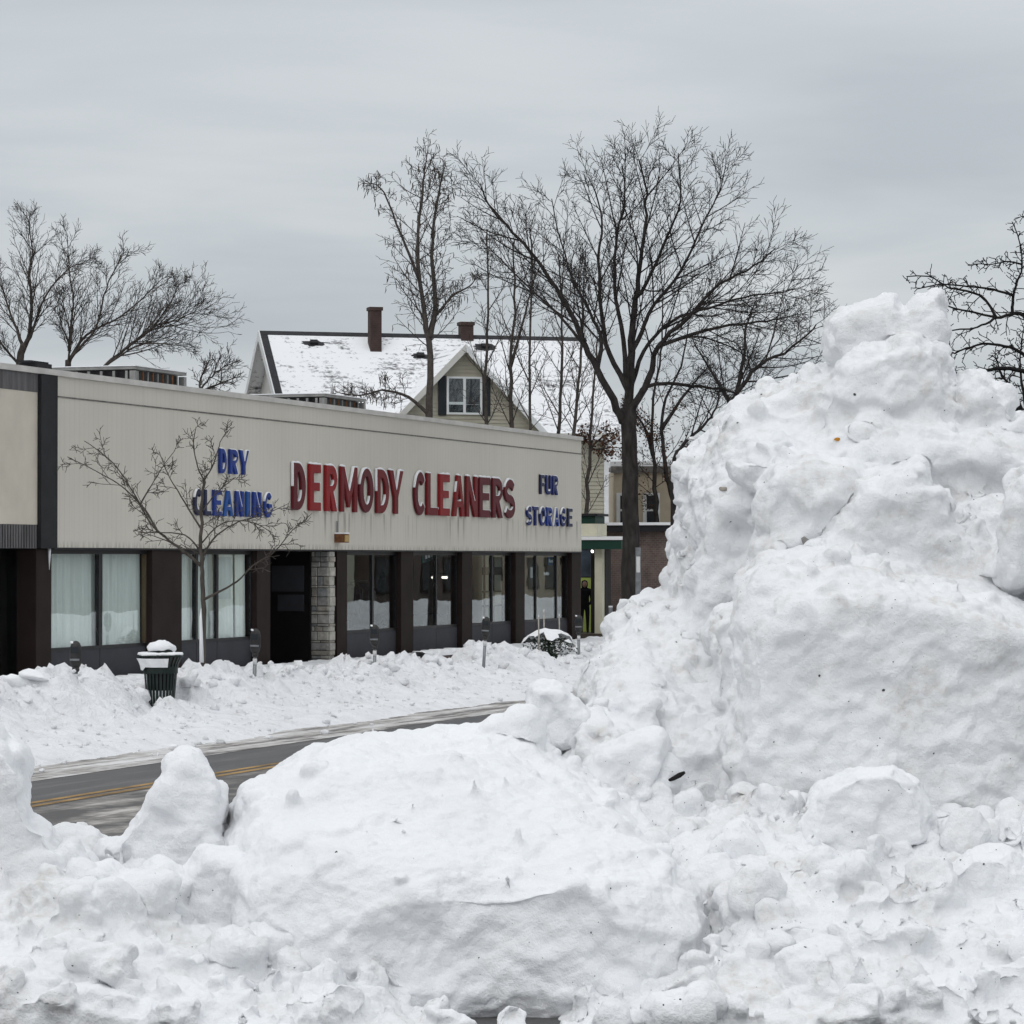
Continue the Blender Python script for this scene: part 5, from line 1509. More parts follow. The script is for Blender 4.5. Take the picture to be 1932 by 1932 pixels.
T.limb(pl([(1250, 655), (1310, 640), (1370, 655), (1420, 680)], YM, 0.0), 0.06, 0.014, 1.0, 0.2)
T.build("street_tree", "tall bare spreading tree with thick dark trunk beside the snow heap", at(1188, 1260, YM), "bark")

# tall seed-pod tree behind the shop
YS = 93.0
T = Tree(5, [22, 5, 3], [56, 42, 42], [0.22, 0.46, 0.52], seg=0.25, wob=0.10, trop=[0, 0.10, 0.02, -0.06], rmin=0.008)
T.limb(pl([foot(813, YS), (812, 840), (810, 787), (808, 638), (798, 579), (788, 470), (795, 360), (803, 310)], YS), 0.19, 0.02, 1.7, 0.4)
T.limb(pl([(808, 650), (820, 590), (814, 489), (825, 380), (837, 320)], YS, 0.8), 0.12, 0.02, 1.3, 0.1)
T.limb(pl([(795, 520), (760, 440), (725, 360), (700, 345)], YS, -1), 0.06, 0.012, 0.45, 0.2)
T.limb(pl([(815, 600), (850, 560), (885, 540), (900, 520)], YS, -0.6), 0.06, 0.012, 0.35, 0.2)
T.limb(pl([(808, 780), (770, 745), (720, 735), (680, 745), (640, 742)], YS, -1.5), 0.07, 0.016, 0.7, 0.2)
tr = T.build("pod_tree", "tall slim tree with hanging seed pods growing behind the shop roof", at(*foot(813, YS), YS), "bark_hazed")
mb = MB(); rr = random.Random(2)
for p, d in T.tips:
    if rr.random() < 0.22:
        L = rr.uniform(0.14, 0.30); q = p + Vector((rr.uniform(-0.05, 0.05), rr.uniform(-0.05, 0.05), -L))
        mb.tube([p, (p + q) / 2 + Vector((0.02, 0, 0)), q], [0.006, 0.017, 0.005], 3, False)
tag(mb.build("seed_pods", "seed_pod", tr), kind="stuff")

# slim saplings between the shop and the house
def sapling(seed, pts, Y, r0, lab, n=(17, 5, 3), ratio=(0.24, 0.42, 0.45), ang=(34, 38, 40), mat="bark_hazed", name="slim_tree", grp="slim trees behind the shop", dens=1.0, extra=()):
    T = Tree(seed, list(n), list(ang), list(ratio), seg=0.35, wob=0.09, trop=[0, 0.10, 0.10, 0.06], rmin=0.0075)
    pts = [foot(pts[0][0], Y)] + pts
    T.limb(pl(pts, Y), r0 * 1.15, 0.02, dens, 0.35)
    for e_ in extra: T.limb(pl(e_, Y, 0.8), r0 * 0.6, 0.018, dens * 0.7, 0.15)
    return T, T.build(name, lab, at(pts[0][0], pts[0][1], Y), mat, grp)
sapling(31, [(918, 850), (918, 800), (916, 690), (922, 560), (918, 430)], 95, 0.10, "slim bare tree in front of the right side of the house gable")
sapling(32, [(966, 855), (965, 805), (963, 690), (972, 560), (965, 455)], 96, 0.12, "slim bare tree right of the house gable window", extra=([(964, 700), (985, 620), (1010, 520)],))
sapling(33, [(1000, 860), (1000, 806), (1000, 640), (1004, 500), (1000, 430)], 94, 0.07, "thin straight bare tree between two slim trees before the roof")
sapling(34, [(1054, 860), (1055, 810), (1060, 690), (1060, 600), (1054, 480)], 97, 0.09, "slim bare tree before the right part of the snowy roof")
sapling(35, [(1080, 865), (1083, 815), (1092, 720), (1101, 600), (1092, 530)], 95, 0.09, "slim leaning bare tree close left of the big tree")
T, tr = sapling(36, [(1103, 1010), (1106, 960), (1113, 850), (1121, 720), (1127, 640)], 97, 0.11, "slim tree with brown dead leaves at the corner of the shop", n=(14, 5, 3))
def leaves(T, tr, k, box, seed, size=0.07, Y=0, mat="dead_leaf", only=None):
    rr = random.Random(seed); mb = MB()
    pts = [p for pts, lev in T.along if lev >= 1 for p in pts]
    if only: pts = [p for p in pts if only(p)]
    if not pts: return
    for _ in range(k):
        p = rr.choice(pts) + Vector((rr.gauss(0, 0.08), rr.gauss(0, 0.08), rr.gauss(-0.05, 0.08)))
        a = Vector((rr.gauss(0, 1), rr.gauss(0, 1), rr.gauss(-0.4, 1))).normalized() * size * rr.uniform(0.6, 1.4)
        b_ = a.cross(Vector((rr.gauss(0, 1), rr.gauss(0, 1), rr.gauss(0, 1)))).normalized() * size * 0.35
        mb.add([p, p + a * 0.5 + b_, p + a, p + a * 0.5 - b_], [(0, 1, 2, 3)])
    tag(mb.build("dead_leaves", mat, tr), kind="stuff")
zlo, zhi = at(1110, 865, 97).z, at(1110, 790, 97).z
T2 = Tree(77, [7, 4], [60, 45], [0.5, 0.5], seg=0.25, wob=0.2, trop=-0.02, rmin=0.008)
T2.limb(pl([(1112, 850), (1135, 825), (1160, 815)], 97), 0.04, 0.012, 1.0, 0.1, trunk=False)
T2.limb(pl([(1113, 840), (1100, 825), (1095, 815)], 97), 0.03, 0.012, 1.0, 0.1, trunk=False)
T2.limb(pl([(1112, 860), (1150, 850), (1175, 845)], 96), 0.03, 0.012, 1.0, 0.1, trunk=False)
T2.crown.build("leafy_twigs", "bark_hazed", tr, True)
leaves(T2, tr, 620, None, 4, 0.10)
# trees right of and behind the big trunk
T, tr = sapling(41, [(1238, 1030), (1239, 985), (1236, 900), (1229, 810), (1243, 690), (1262, 600)], 110, 0.15, "dark forked tree just right of the big trunk, holding dead leaves", n=(16, 6, 3), ang=(50, 45, 45), mat="bark", name="back_tree", grp="trees behind the big tree", extra=([(1236, 860), (1215, 800), (1180, 770)],))
leaves(T, tr, 900, None, 6, 0.09, only=lambda p: p.z < at(1240, 740, 110).z)
T, tr = sapling(42, [(1290, 1025), (1284, 985), (1262, 915), (1252, 850), (1250, 770), (1285, 690), (1300, 610)], 110, 0.16, "curved dark tree with few dead leaves left of the snow heap", n=(16, 6, 3), ang=(52, 45, 45), mat="bark", name="back_tree", grp="trees behind the big tree", extra=([(1265, 925), (1290, 880), (1300, 850)], [(1250, 800), (1300, 730), (1340, 690)]))
leaves(T, tr, 500, None, 7, 0.09, only=lambda p: p.z < at(1240, 740, 110).z)
sapling(43, [(1360, 900), (1372, 800), (1392, 742), (1430, 692), (1495, 655), (1540, 615)], 88, 0.13, "low dark tree leaning right just above the snow heap's left shoulder", n=(18, 6, 3), ang=(50, 48, 45), mat="bark", name="back_tree", grp="trees behind the big tree", extra=([(1390, 745), (1402, 690), (1408, 620), (1420, 580)], [(1380, 770), (1340, 700), (1310, 650)]), ratio=(0.36, 0.42, 0.45))
sapling(44, [(1270, 900), (1290, 840), (1330, 800), (1350, 770), (1360, 720)], 90, 0.08, "small tangled tree behind the left edge of the snow heap", n=(14, 5, 3), ang=(55, 48, 45), mat="bark", name="back_tree", grp="trees behind the big tree", ratio=(0.4, 0.42, 0.45))

# trees beyond the roof at left
YL = 104
T = Tree(51, [15, 6, 4], [32, 34, 35], [0.40, 0.46, 0.52], seg=0.35, wob=0.055, trop=[0, 0.07, 0.06, 0.04], rmin=0.007); T.k = 0.62
T.limb(pl([foot(34, YL), (36, 780), (38, 690), (44, 650)], YL), 0.26, 0.2, 0)
T.limb(pl([(42, 660), (54, 632), (58, 568), (54, 515), (61, 470), (50, 405)], YL), 0.17, 0.02, 1.3, 0.1)
T.limb(pl([(42, 655), (30, 620), (16, 584), (8, 558), (-5, 520)], YL, 1), 0.13, 0.02, 1.1, 0.1)
T.limb(pl([(50, 650), (61, 629), (87, 558), (132, 507), (169, 495)], YL, -1), 0.12, 0.02, 1.2, 0.1)
T.limb(pl([(30, 690), (0, 650), (-30, 600)], YL, -1), 0.10, 0.02, 1.0, 0.1)
T.build("roofline_tree", "bare forked tree at the far left edge above the roof", at(*foot(34, YL), YL), "bark_hazed", "bare trees above the left roofline")
T = Tree(52, [15, 6, 4], [32, 34, 35], [0.38, 0.46, 0.52], seg=0.35, wob=0.055, trop=[0, 0.07, 0.06, 0.04], rmin=0.007); T.k = 0.62
T.limb(pl([foot(118, YL), (122, 790), (125, 715), (129, 680)], YL), 0.2, 0.16, 0)
T.limb(pl([(129, 690), (130, 648), (116, 608), (110, 560)], YL), 0.09, 0.02, 1.0, 0.1)
T.limb(pl([(128, 690), (140, 665), (180, 618), (196, 555), (215, 510), (240, 470)], YL, -1), 0.13, 0.018, 1.3, 0.1)
T.limb(pl([(130, 660), (134, 608), (138, 565), (131, 510), (127, 440)], YL, 1), 0.11, 0.018, 1.1, 0.1)
T.limb(pl([(135, 672), (164, 629), (228, 595), (280, 552), (300, 530)], YL, 1), 0.11, 0.018, 1.2, 0.1)
T.build("roofline_tree", "bare many stemmed tree above the roof, second from left", at(*foot(118, YL), YL), "bark_hazed", "bare trees above the left roofline")
T = Tree(53, [18, 6, 4], [35, 36, 36], [0.36, 0.46, 0.52], seg=0.35, wob=0.055, trop=[0, 0.10, 0.08, 0.04], rmin=0.007); T.k = 0.62
T.limb(pl([foot(60, YL - 3), (90, 860), (130, 780), (183, 706), (238, 658), (288, 618), (335, 604), (368, 588)], YL - 3), 0.2, 0.018, 1.6, 0.5)
T.limb(pl([(238, 658), (280, 625), (320, 575), (335, 540)], YL - 3, 1), 0.10, 0.018, 1.0, 0.1)
T.limb(pl([(200, 695), (260, 655), (310, 650), (360, 655)], YL - 3, -1), 0.07, 0.018, 1.0, 0.1)
T.build("roofline_tree", "bare tree leaning right over the rooftop unit", at(*foot(60, YL - 3), YL - 3), "bark_hazed", "bare trees above the left roofline")
T = Tree(54, [10, 4, 3], [34, 36, 36], [0.34, 0.5, 0.5], seg=0.3, wob=0.06, trop=[0, 0.10, 0.10, 0.05], rmin=0.009)
T.limb(pl([foot(352, YL), (360, 800), (380, 735), (400, 710), (425, 690)], YL), 0.09, 0.016, 1.0, 0.65)
T.limb(pl([(375, 745), (378, 715), (395, 680)], YL, 1), 0.06, 0.016, 0.9, 0.1)
T.limb(pl([(375, 745), (405, 730), (445, 712)], YL, -1), 0.06, 0.016, 0.9, 0.1)
T.build("roofline_tree", "small bare tree fanning out right of the rooftop unit", at(*foot(352, YL), YL), "bark_hazed", "bare trees above the left roofline")

# young street tree before the shop
YY = 51.0
T = Tree(61, [7, 4, 3], [42, 44, 46], [0.34, 0.42, 0.45], seg=0.14, wob=0.13, trop=[0, 0.02, 0.03, 0.03], rmin=0.0055, minlen=0.1)
T.limb(pl([foot(388, YY), (387, 1290), (385, 1250), (383, 1150), (382, 1090), (381, 1050), (380, 1000), (380, 940), (388, 905)], YY), 0.070, 0.025, 0.8, 0.55)
T.limb(pl([(388, 905), (375, 880), (366, 840), (370, 805)], YY), 0.016, 0.006, 0.6)
T.limb(pl([(388, 905), (402, 880), (412, 850), (418, 830), (430, 812)], YY), 0.016, 0.006, 0.5)
T.limb(pl([(380, 1064), (345, 1035), (310, 1010), (285, 985), (255, 935), (215, 875), (160, 832)], YY, -0.8), 0.035, 0.006, 1.2, 0.25)
T.limb(pl([(300, 1000), (275, 960), (240, 925), (200, 898), (127, 862)], YY, 0.4), 0.020, 0.006, 0.8, 0.2)
T.limb(pl([(270, 955), (285, 925), (310, 880), (330, 850)], YY, -0.6), 0.014, 0.006, 0.5, 0.2)
T.limb(pl([(380, 1040), (350, 1010), (300, 1005), (260, 1005)], YY, 0.5), 0.018, 0.006, 0.6, 0.2)
T.limb(pl([(388, 1128), (415, 1115), (450, 1095), (480, 1065), (520, 1040), (552, 1000), (570, 985)], YY, -0.7), 0.030, 0.006, 1.0, 0.4)
T.limb(pl([(382, 1050), (410, 1010), (450, 985), (500, 970), (545, 950)], YY, 0.8), 0.024, 0.006, 1.0, 0.2)
T.limb(pl([(381, 1030), (420, 990), (470, 985), (515, 1005)], YY, -0.4), 0.020, 0.006, 0.9, 0.2)
T.limb(pl([(380, 1000), (350, 950), (320, 900), (300, 850)], YY, 0.8), 0.020, 0.006, 0.8, 0.2)
T.limb(pl([(380, 970), (410, 930), (445, 900)], YY, 0.3), 0.016, 0.006, 0.7, 0.2)
tr = T.build("young_street_tree", "small bare young street tree in front of the blue letters", at(*foot(388, YY), YY), "bark_grey")
mb = MB(); pts = pl([(380.5, 1250), (379.5, 1200), (378.5, 1165), (379.5, 1148)], YY - 0.05)
mb.tube(pts, [0.04, 0.032, 0.026, 0.006], 6).build("trunk_snow", "snow_cap", tr, True)

# fruit tree at the right, behind the heap
YR = 33.0
T = Tree(71, [12, 3], [55, 60], [0.18, 0.35], seg=0.09, wob=0.25, trop=[0, 0.02, 0.0], rmin=0.0055, minlen=0.07)
T.limb(pl([foot(2012, YR), (2010, 1300), (2000, 1000), (1975, 860), (1950, 800), (1932, 780), (1905, 762), (1895, 745)], YR), 0.11, 0.05, 0)
T.limb(pl([(1975, 860), (1968, 740), (1955, 650), (1932, 596), (1902, 594), (1874, 602), (1844, 617), (1784, 625)], YR, -0.4), 0.05, 0.007, 1.2)
T.limb(pl([(1902, 594), (1905, 566), (1913, 536), (1925, 508), (1925, 471), (1913, 422)], YR, -0.3), 0.022, 0.006, 1.3)
T.limb(pl([(1905, 563), (1869, 550), (1823, 543), (1777, 538), (1733, 545)], YR, -0.3), 0.017, 0.006, 1.3)
T.limb(pl([(1874, 602), (1846, 561), (1800, 547), (1786, 543), (1751, 522), (1711, 522)], YR, 0.4), 0.017, 0.006, 1.2)
T.limb(pl([(1874, 602), (1823, 589), (1784, 577), (1781, 561)], YR, 0.2), 0.016, 0.006, 1.0)
T.limb(pl([(1960, 690), (1932, 670), (1904, 656), (1862, 649), (1823, 658), (1795, 665), (1775, 638)], YR, 0.3), 0.028, 0.006, 1.5)
T.limb(pl([(1970, 740), (1932, 700), (1881, 695), (1846, 705), (1818, 709), (1781, 691), (1763, 672)], YR, -0.2), 0.034, 0.006, 1.6)
T.limb(pl([(1925, 508), (1900, 500), (1870, 502), (1838, 498)], YR, 0.2), 0.014, 0.006, 1.0)
T.limb(pl([(1932, 780), (1915, 735), (1890, 705), (1878, 668)], YR, 0.6), 0.03, 0.006, 1.6)
T.limb(pl([(1940, 780), (1930, 720), (1925, 670), (1935, 610)], YR, 0.8), 0.03, 0.006, 1.6)
T.limb(pl([(1940, 790), (1960, 720), (1950, 640), (1960, 540), (1945, 440), (1938, 400)], YR, 0.5), 0.03, 0.006, 1.4)
tr = T.build("fruit_tree", "dark knotty fruit tree with small berries at the right edge", at(*foot(2012, YR), YR), "bark_black")
mb = MB(); rr = random.Random(9)
for p, d in T.tips:
    if rr.random() < 0.45:
        c = p + Vector((rr.gauss(0, 0.012), rr.gauss(0, 0.012), -0.012))
        v, f = chunk(c, 0.011, np.random.default_rng(1), 1); mb.add(v, f)
tag(mb.build("berries", "fruit", tr, True), kind="stuff")

# ------------------------------------------------------------------ the great snow heap in the foreground
def loft(sections, per=4):
    """closed body lofted through outlines given at successive depths (same number of points each)"""
    rings = []
    for Y, pts in sections:
        P = []
        n = len(pts)
        for i in range(n):
            a, b_ = pts[i], pts[(i + 1) % n]
            for k in range(per): P.append((a[0] + (b_[0] - a[0]) * k / per, a[1] + (b_[1] - a[1]) * k / per))
        rings.append([at(x, y, Y) for x, y in P])
    N = len(rings[0]); v = [p for r in rings for p in r]; f = []
    for i in range(len(rings) - 1):
        for j in range(N):
            a, b_ = i * N + j, i * N + (j + 1) % N
            f.append((a, b_, b_ + N, a + N))
    f.append(tuple(range(N))[::-1]); f.append(tuple(range((len(rings) - 1) * N, len(rings) * N)))
    return v, f
def inset(pts, k, dy=0.0):
    cx = sum(p[0] for p in pts) / len(pts); cy = sum(p[1] for p in pts) / len(pts)
    return [(cx + (x - cx) * k, cy + (y - cy) * k + dy) for x, y in pts]
def slab(pts, Y0, Y1, k0=0.78, k1=0.8, shoulder=0.22):
    t = (Y1 - Y0)
    return loft([(Y0, inset(pts, k0, 6)), (Y0 + t * shoulder * 0.4, inset(pts, 0.92, 3)), (Y0 + t * shoulder, pts), (Y1 - t * shoulder, pts), (Y1, inset(pts, k1, 6))])
def crumbs(parts, count, rg, lo, hi, region=None, sig=0.5, face=-0.1):
    """random lumps resting on the surface of the given bodies, later fused with them"""
    tri = []
    for v, f in parts:
        for q in f:
            if len(q) > 8: continue
            for k in range(1, len(q) - 1): tri.append((v[q[0]], v[q[k]], v[q[k + 1]]))
    T_ = np.array([[tuple(p) for p in t] for t in tri])
    nr = np.cross(T_[:, 1] - T_[:, 0], T_[:, 2] - T_[:, 0]); ar = np.linalg.norm(nr, axis=1) + 1e-9; nr = nr / ar[:, None]
    w = ar * (np.abs(nr[:, 2]) + 0.45)
    w /= w.sum(); out = []
    idx = rg.choice(len(T_), size=count * 3, p=w)
    for i in idx:
        a, b_ = rg.random(2)
        if a + b_ > 1: a, b_ = 1 - a, 1 - b_
        p = T_[i, 0] + a * (T_[i, 1] - T_[i, 0]) + b_ * (T_[i, 2] - T_[i, 0])
        if p[2] < -0.05: continue
        if region is not None and not region(p): continue
        sz = float(np.clip(rg.lognormal(math.log(lo), sig), lo * 0.6, hi))
        out.append(chunk(p + np.array([0, -0.15, 0.25]) * sz, sz, rg, 2, 0.95))
        if len(out) >= count: break
    return out
def fuse(name, parts, voxel, smooth, amps, mat, label=None, cat=None, group=None, kind=None, seed=0.0, crumble=0.0, parent=None, plates=1.0, soft=None):
    v = []; f = []
    for pv, pf_ in parts:
        k = len(v); v += [tuple(p) for p in pv]; f += [tuple(i + k for i in q) for q in pf_]
    me = bpy.data.meshes.new("tmp"); me.from_pydata(v, [], f); me.update()
    o = bpy.data.objects.new("tmp", me); link(o)
    bm = bmesh.new(); bm.from_mesh(me); bmesh.ops.recalc_face_normals(bm, faces=bm.faces); bm.to_mesh(me); bm.free()
    m = o.modifiers.new("r", 'REMESH'); m.mode = 'VOXEL'; m.voxel_size = voxel; m.adaptivity = 0.0
    bpy.context.view_layer.update()
    me2 = bpy.data.meshes.new_from_object(o.evaluated_get(bpy.context.evaluated_depsgraph_get()))
    bpy.data.objects.remove(o)
    n = len(me2.vertices); co = np.empty(n * 3); me2.vertices.foreach_get("co", co); co = co.reshape(-1, 3)
    lv = np.empty(len(me2.loops), dtype=np.int64); me2.loops.foreach_get("vertex_index", lv)
    if len(lv) == 4 * len(me2.polygons):                   # drop what lies under the ground
        qd = lv.reshape(-1, 4); keep = (co[qd, 2] > -0.07).any(1)
        if not keep.all():
            qd = qd[keep]; used = np.unique(qd); remap = np.zeros(n, dtype=np.int64); remap[used] = np.arange(len(used))
            co = co[used]; qd = remap[qd]; n = len(co)
            bpy.data.meshes.remove(me2); me2 = bpy.data.meshes.new(name)
            me2.vertices.add(n); me2.vertices.foreach_set("co", co.ravel())
            me2.loops.add(len(qd) * 4); me2.loops.foreach_set("vertex_index", qd.ravel())
            me2.polygons.add(len(qd)); me2.polygons.foreach_set("loop_start", np.arange(len(qd)) * 4)
            me2.update(calc_edges=True); me2.validate()
    ed = np.empty(len(me2.edges) * 2, dtype=np.int64); me2.edges.foreach_get("vertices", ed); ed = ed.reshape(-1, 2)
    i0 = np.concatenate([ed[:, 0], ed[:, 1]]); i1 = np.concatenate([ed[:, 1], ed[:, 0]])
    deg = np.maximum(np.bincount(i0, minlength=n), 1)
    def lap(c): return np.stack([np.bincount(i0, weights=c[i1, k], minlength=n) for k in range(3)], 1) / deg[:, None]
    def normals():
        me2.vertices.foreach_set("co", co.ravel()); me2.update()
        nn = np.empty(n * 3); me2.vertex_normals.foreach_get("vector", nn); return nn.reshape(-1, 3)
    for _ in range(smooth): co = co + 0.6 * (lap(co) - co)
    nn = normals()
    big, mid, small = amps
    P = co + seed
    k_ = soft(co) if soft is not None else np.ones(n)
    h = big * 0.8 * fbm(P * 1.15, 2) + k_ * mid * 0.75 * fbm(P * 3.1 + 5, 3) * (0.55 + 0.6 * gn(P * 0.9 + 3))
    h += plates * k_ * (big * 1.0 * facet(P * np.array([1.5, 1.5, 2.1]) + 3.3, 22.0) + mid * 1.0 * facet(P * np.array([3.6, 3.6, 4.8]) + 1.3, 20.0))
    h -= big * 0.35 * np.clip(gn(P * 2.1 + 40) - 0.2, 0, 1)          # eroded hollows
    h *= 1.0 / (1.0 + (np.linalg.norm(lap(co) - co, axis=1) / (0.35 * voxel)) ** 2)      # creases keep their shape
    co = co + nn * h[:, None]
    co = co + 0.5 * (lap(co) - co)
    nn = normals()
    vis = np.where((nn[:, 1] < 0.6) & (co[:, 2] > -0.1))[0]        # fine detail only where daylight can show it
    P = co[vis] + seed; kv = k_[vis]
    mask = np.clip(0.5 + 1.3 * gn(P * 0.8 + 11), 0, 1)
    h = small * 0.7 * fbm(P * 9.0, 3) * (0.5 + mask) + small * 0.55 * fbm(P * 24.0, 2) * (0.4 + 0.8 * kv) + small * 1.2 * plates * kv * facet(P * 9.0 + 0.7, 16.0) * (0.35 + 0.65 * mask)
    if crumble:
        t = worley(P * 8.0); t2 = worley(P * 17.0 + 4)
        h += kv * crumble * ((0.5 - np.clip(t, 0, 0.9)) * (0.2 + 0.8 * mask) + 0.5 * (0.5 - np.clip(t2, 0, 0.9)))
    h -= small * 1.2 * np.clip(gn(P * 12 + 9) - 0.3, 0, 1) + small * 5.0 * np.clip(gn(P * 5 + 19) - 0.45, 0, 1)     # pits and small holes
    h *= 1.0 / (1.0 + (np.linalg.norm(lap(co) - co, axis=1)[vis] / (0.30 * voxel)) ** 2) * 1.0
    h *= np.clip((0.6 - nn[vis, 1]) / 0.35, 0, 1)
    co[vis] += nn[vis] * h[:, None]
    co = co + 0.22 * (lap(co) - co)
    me2.vertices.foreach_set("co", co.ravel())
    me2.polygons.foreach_set("use_smooth", [True] * len(me2.polygons))
    me2.materials.clear(); me2.materials.append(MATS[mat]); me2.name = name
    me2.update()
    o = bpy.data.objects.new(name, me2); link(o, parent); ORG[o] = Vector((0, 0, 0))
    return tag(o, label, cat, group, kind)
rg = np.random.default_rng(12)

# --- main heap, rear
D = loft([(22.0, [(1200, 1420), (1290, 1250), (1320, 1100), (1350, 980), (1410, 905), (1500, 870), (1650, 850), (1800, 850), (1950, 870), (2180, 880), (2180, 1450)]),
          (22.8, [(1130, 1360), (1268, 1130), (1290, 975), (1300, 900), (1355, 825), (1452, 765), (1575, 715), (1760, 730), (1880, 800), (2150, 830), (2180, 1400)]),
          (23.8, [(1115, 1330), (1262, 1112), (1284, 970), (1282, 885), (1322, 838), (1415, 748), (1565, 700), (1760, 700), (1870, 780), (2150, 810), (2180, 1350)]),
          (25.6, [(1110, 1320), (1262, 1110), (1285, 980), (1290, 885), (1330, 830), (1420, 745), (1562, 705), (1760, 720), (1870, 790), (2150, 820), (2180, 1350)]),
          (27.5, [(1160, 1320), (1320, 1150), (1350, 1040), (1370, 960), (1420, 900), (1500, 850), (1600, 820), (1760, 820), (1870, 860), (2100, 900), (2150, 1320)])])
E = loft([(20.2, [(1060, 1520), (1100, 1440), (1140, 1410), (1200, 1400), (1260, 1410), (1300, 1430), (1350, 1420), (1400, 1400), (1440, 1400), (1480, 1420), (1480, 1600)]),
          (21.2, [(1050, 1480), (1090, 1350), (1122, 1310), (1168, 1280), (1210, 1270), (1260, 1280), (1310, 1290), (1360, 1290), (1410, 1290), (1460, 1290), (1460, 1520)]),
          (22.4, [(1050, 1420), (1088, 1310), (1118, 1258), (1152, 1205), (1190, 1165), (1250, 1160), (1300, 1160), (1350, 1170), (1400, 1180), (1450, 1180), (1450, 1450)]),
          (23.6, [(1070, 1400), (1108, 1300), (1140, 1245), (1165, 1185), (1185, 1142), (1240, 1125), (1300, 1110), (1350, 1110), (1400, 1110), (1450, 1110), (1450, 1400)]),
          (25.2, [(1080, 1390), (1110, 1310), (1140, 1250), (1165, 1180), (1200, 1140), (1245, 1125), (1300, 1120), (1350, 1120), (1400, 1120), (1450, 1120), (1450, 1390)])])
parts = [D, E]
TW = [(1560, 830), (1566, 740), (1578, 692), (1564, 640), (1568, 604), (1600, 586), (1640, 574), (1668, 562), (1690, 554), (1702, 584), (1712, 582), (1734, 560), (1776, 546), (1784, 600), (1776, 650), (1760, 692), (1780, 750), (1800, 830)]
tower = slab(TW, 22.9, 24.2, 0.86, 0.86, 0.3)
tower2 = slab([(1470, 880), (1535, 745), (1582, 690), (1640, 655), (1720, 640), (1764, 670), (1800, 740), (1850, 880)], 22.4, 24.5)
shoulder_ = slab([(1775, 930), (1785, 780), (1800, 735), (1850, 708), (1880, 735), (1905, 745), (1912, 785), (1945, 800), (2010, 830), (2100, 870), (2100, 950)], 22.5, 24.0)
C1 = slab([(1400, 1140), (1413, 1010), (1428, 930), (1465, 872), (1520, 852), (1565, 870), (1610, 888), (1640, 950), (1655, 1010), (1665, 1070), (1665, 1140)], 21.2, 22.6)
C2_ = slab([(1500, 1120), (1540, 1030), (1600, 970), (1640, 900), (1690, 888), (1738, 872), (1762, 920), (1795, 985), (1840, 1035), (1880, 1075), (1900, 1120)], 20.9, 22.3)
C3_ = loft([(20.9, [(1780, 1180), (1790, 1090), (1830, 1060), (1880, 1050), (1950, 1060), (2150, 1060), (2150, 1180)]), (21.8, [(1760, 1150), (1775, 1000), (1820, 940), (1880, 930), (1950, 930), (2150, 920), (2150, 1150)]), (22.9, [(1760, 1100), (1775, 960), (1820, 900), (1880, 890), (1950, 880), (2150, 880), (2150, 1100)])])
C4 = slab([(1895, 1110), (1900, 1000), (1915, 930), (1925, 900), (1950, 890), (2010, 890), (2060, 920), (2080, 1000), (2080, 1060), (2070, 1100), (2000, 1120)], 20.5, 21.4)
B = loft([(19.5, [(1370, 1600), (1400, 1490), (1430, 1330), (1450, 1200), (1500, 1150), (1600, 1140), (1750, 1150), (1850, 1180), (1950, 1220), (2180, 1240), (2180, 1680)]),
          (19.9, [(1320, 1600), (1350, 1460), (1388, 1290), (1400, 1140), (1440, 1090), (1570, 1080), (1710, 1095), (1850, 1130), (1950, 1180), (2180, 1200), (2180, 1680)]),
          (20.5, [(1310, 1590), (1340, 1440), (1382, 1280), (1388, 1115), (1425, 1068), (1560, 1055), (1710, 1075), (1850, 1110), (1950, 1150), (2180, 1170), (2180, 1650)]),
          (21.5, [(1340, 1560), (1360, 1420), (1390, 1260), (1396, 1095), (1440, 1042), (1560, 1028), (1720, 1055), (1850, 1090), (1950, 1120), (2180, 1150), (2180, 1600)]),
          (22.2, [(1400, 1500), (1420, 1380), (1440, 1240), (1450, 1120), (1490, 1070), (1580, 1060), (1720, 1080), (1850, 1110), (1950, 1140), (2150, 1160), (2150, 1560)])])
wedge = slab([(1345, 1330), (1350, 1240), (1335, 1180), (1350, 1150), (1385, 1140), (1400, 1170), (1405, 1230), (1400, 1290), (1392, 1330), (1385, 1345), (1365, 1345)], 20.6, 21.5)
cr = crumbs([E], 300, rg, 0.05, 0.15, region=lambda p: p[1] < 24.5) + crumbs([D], 260, rg, 0.055, 0.18, region=lambda p: p[1] < 25)
cr += crumbs([C3_], 150, rg, 0.055, 0.17) + crumbs([B], 70, rg, 0.045, 0.12, region=lambda p: p[2] > 2.15) + crumbs([C1, C2_], 40, rg, 0.045, 0.11)
def heap_soft(c):
    # the scraped face of the lower right and the rounded boulders above it are smoother than the crumbly flanks
    face = np.clip((21.6 - c[:, 1]) / 0.8, 0, 1) * np.clip((2.45 - c[:, 2]) / 0.3, 0, 1) * np.clip((c[:, 0] - 1.30) / 0.3, 0, 1)
    top = np.clip((c[:, 2] - 4.0) / 0.3, 0, 1)
    return 1.0 - 0.35 * np.maximum(face, top)
fuse("snow_heap", [D, E, tower, tower2, shoulder_, C1, C2_, C3_, C4, B, wedge] + cr, 0.0205, 2, (0.075, 0.055, 0.017), "snow_pile",
     "huge grey white ploughed snow heap with a lumpy peak filling the right side", "snow heap", seed=2.0, crumble=0.034, soft=heap_soft)
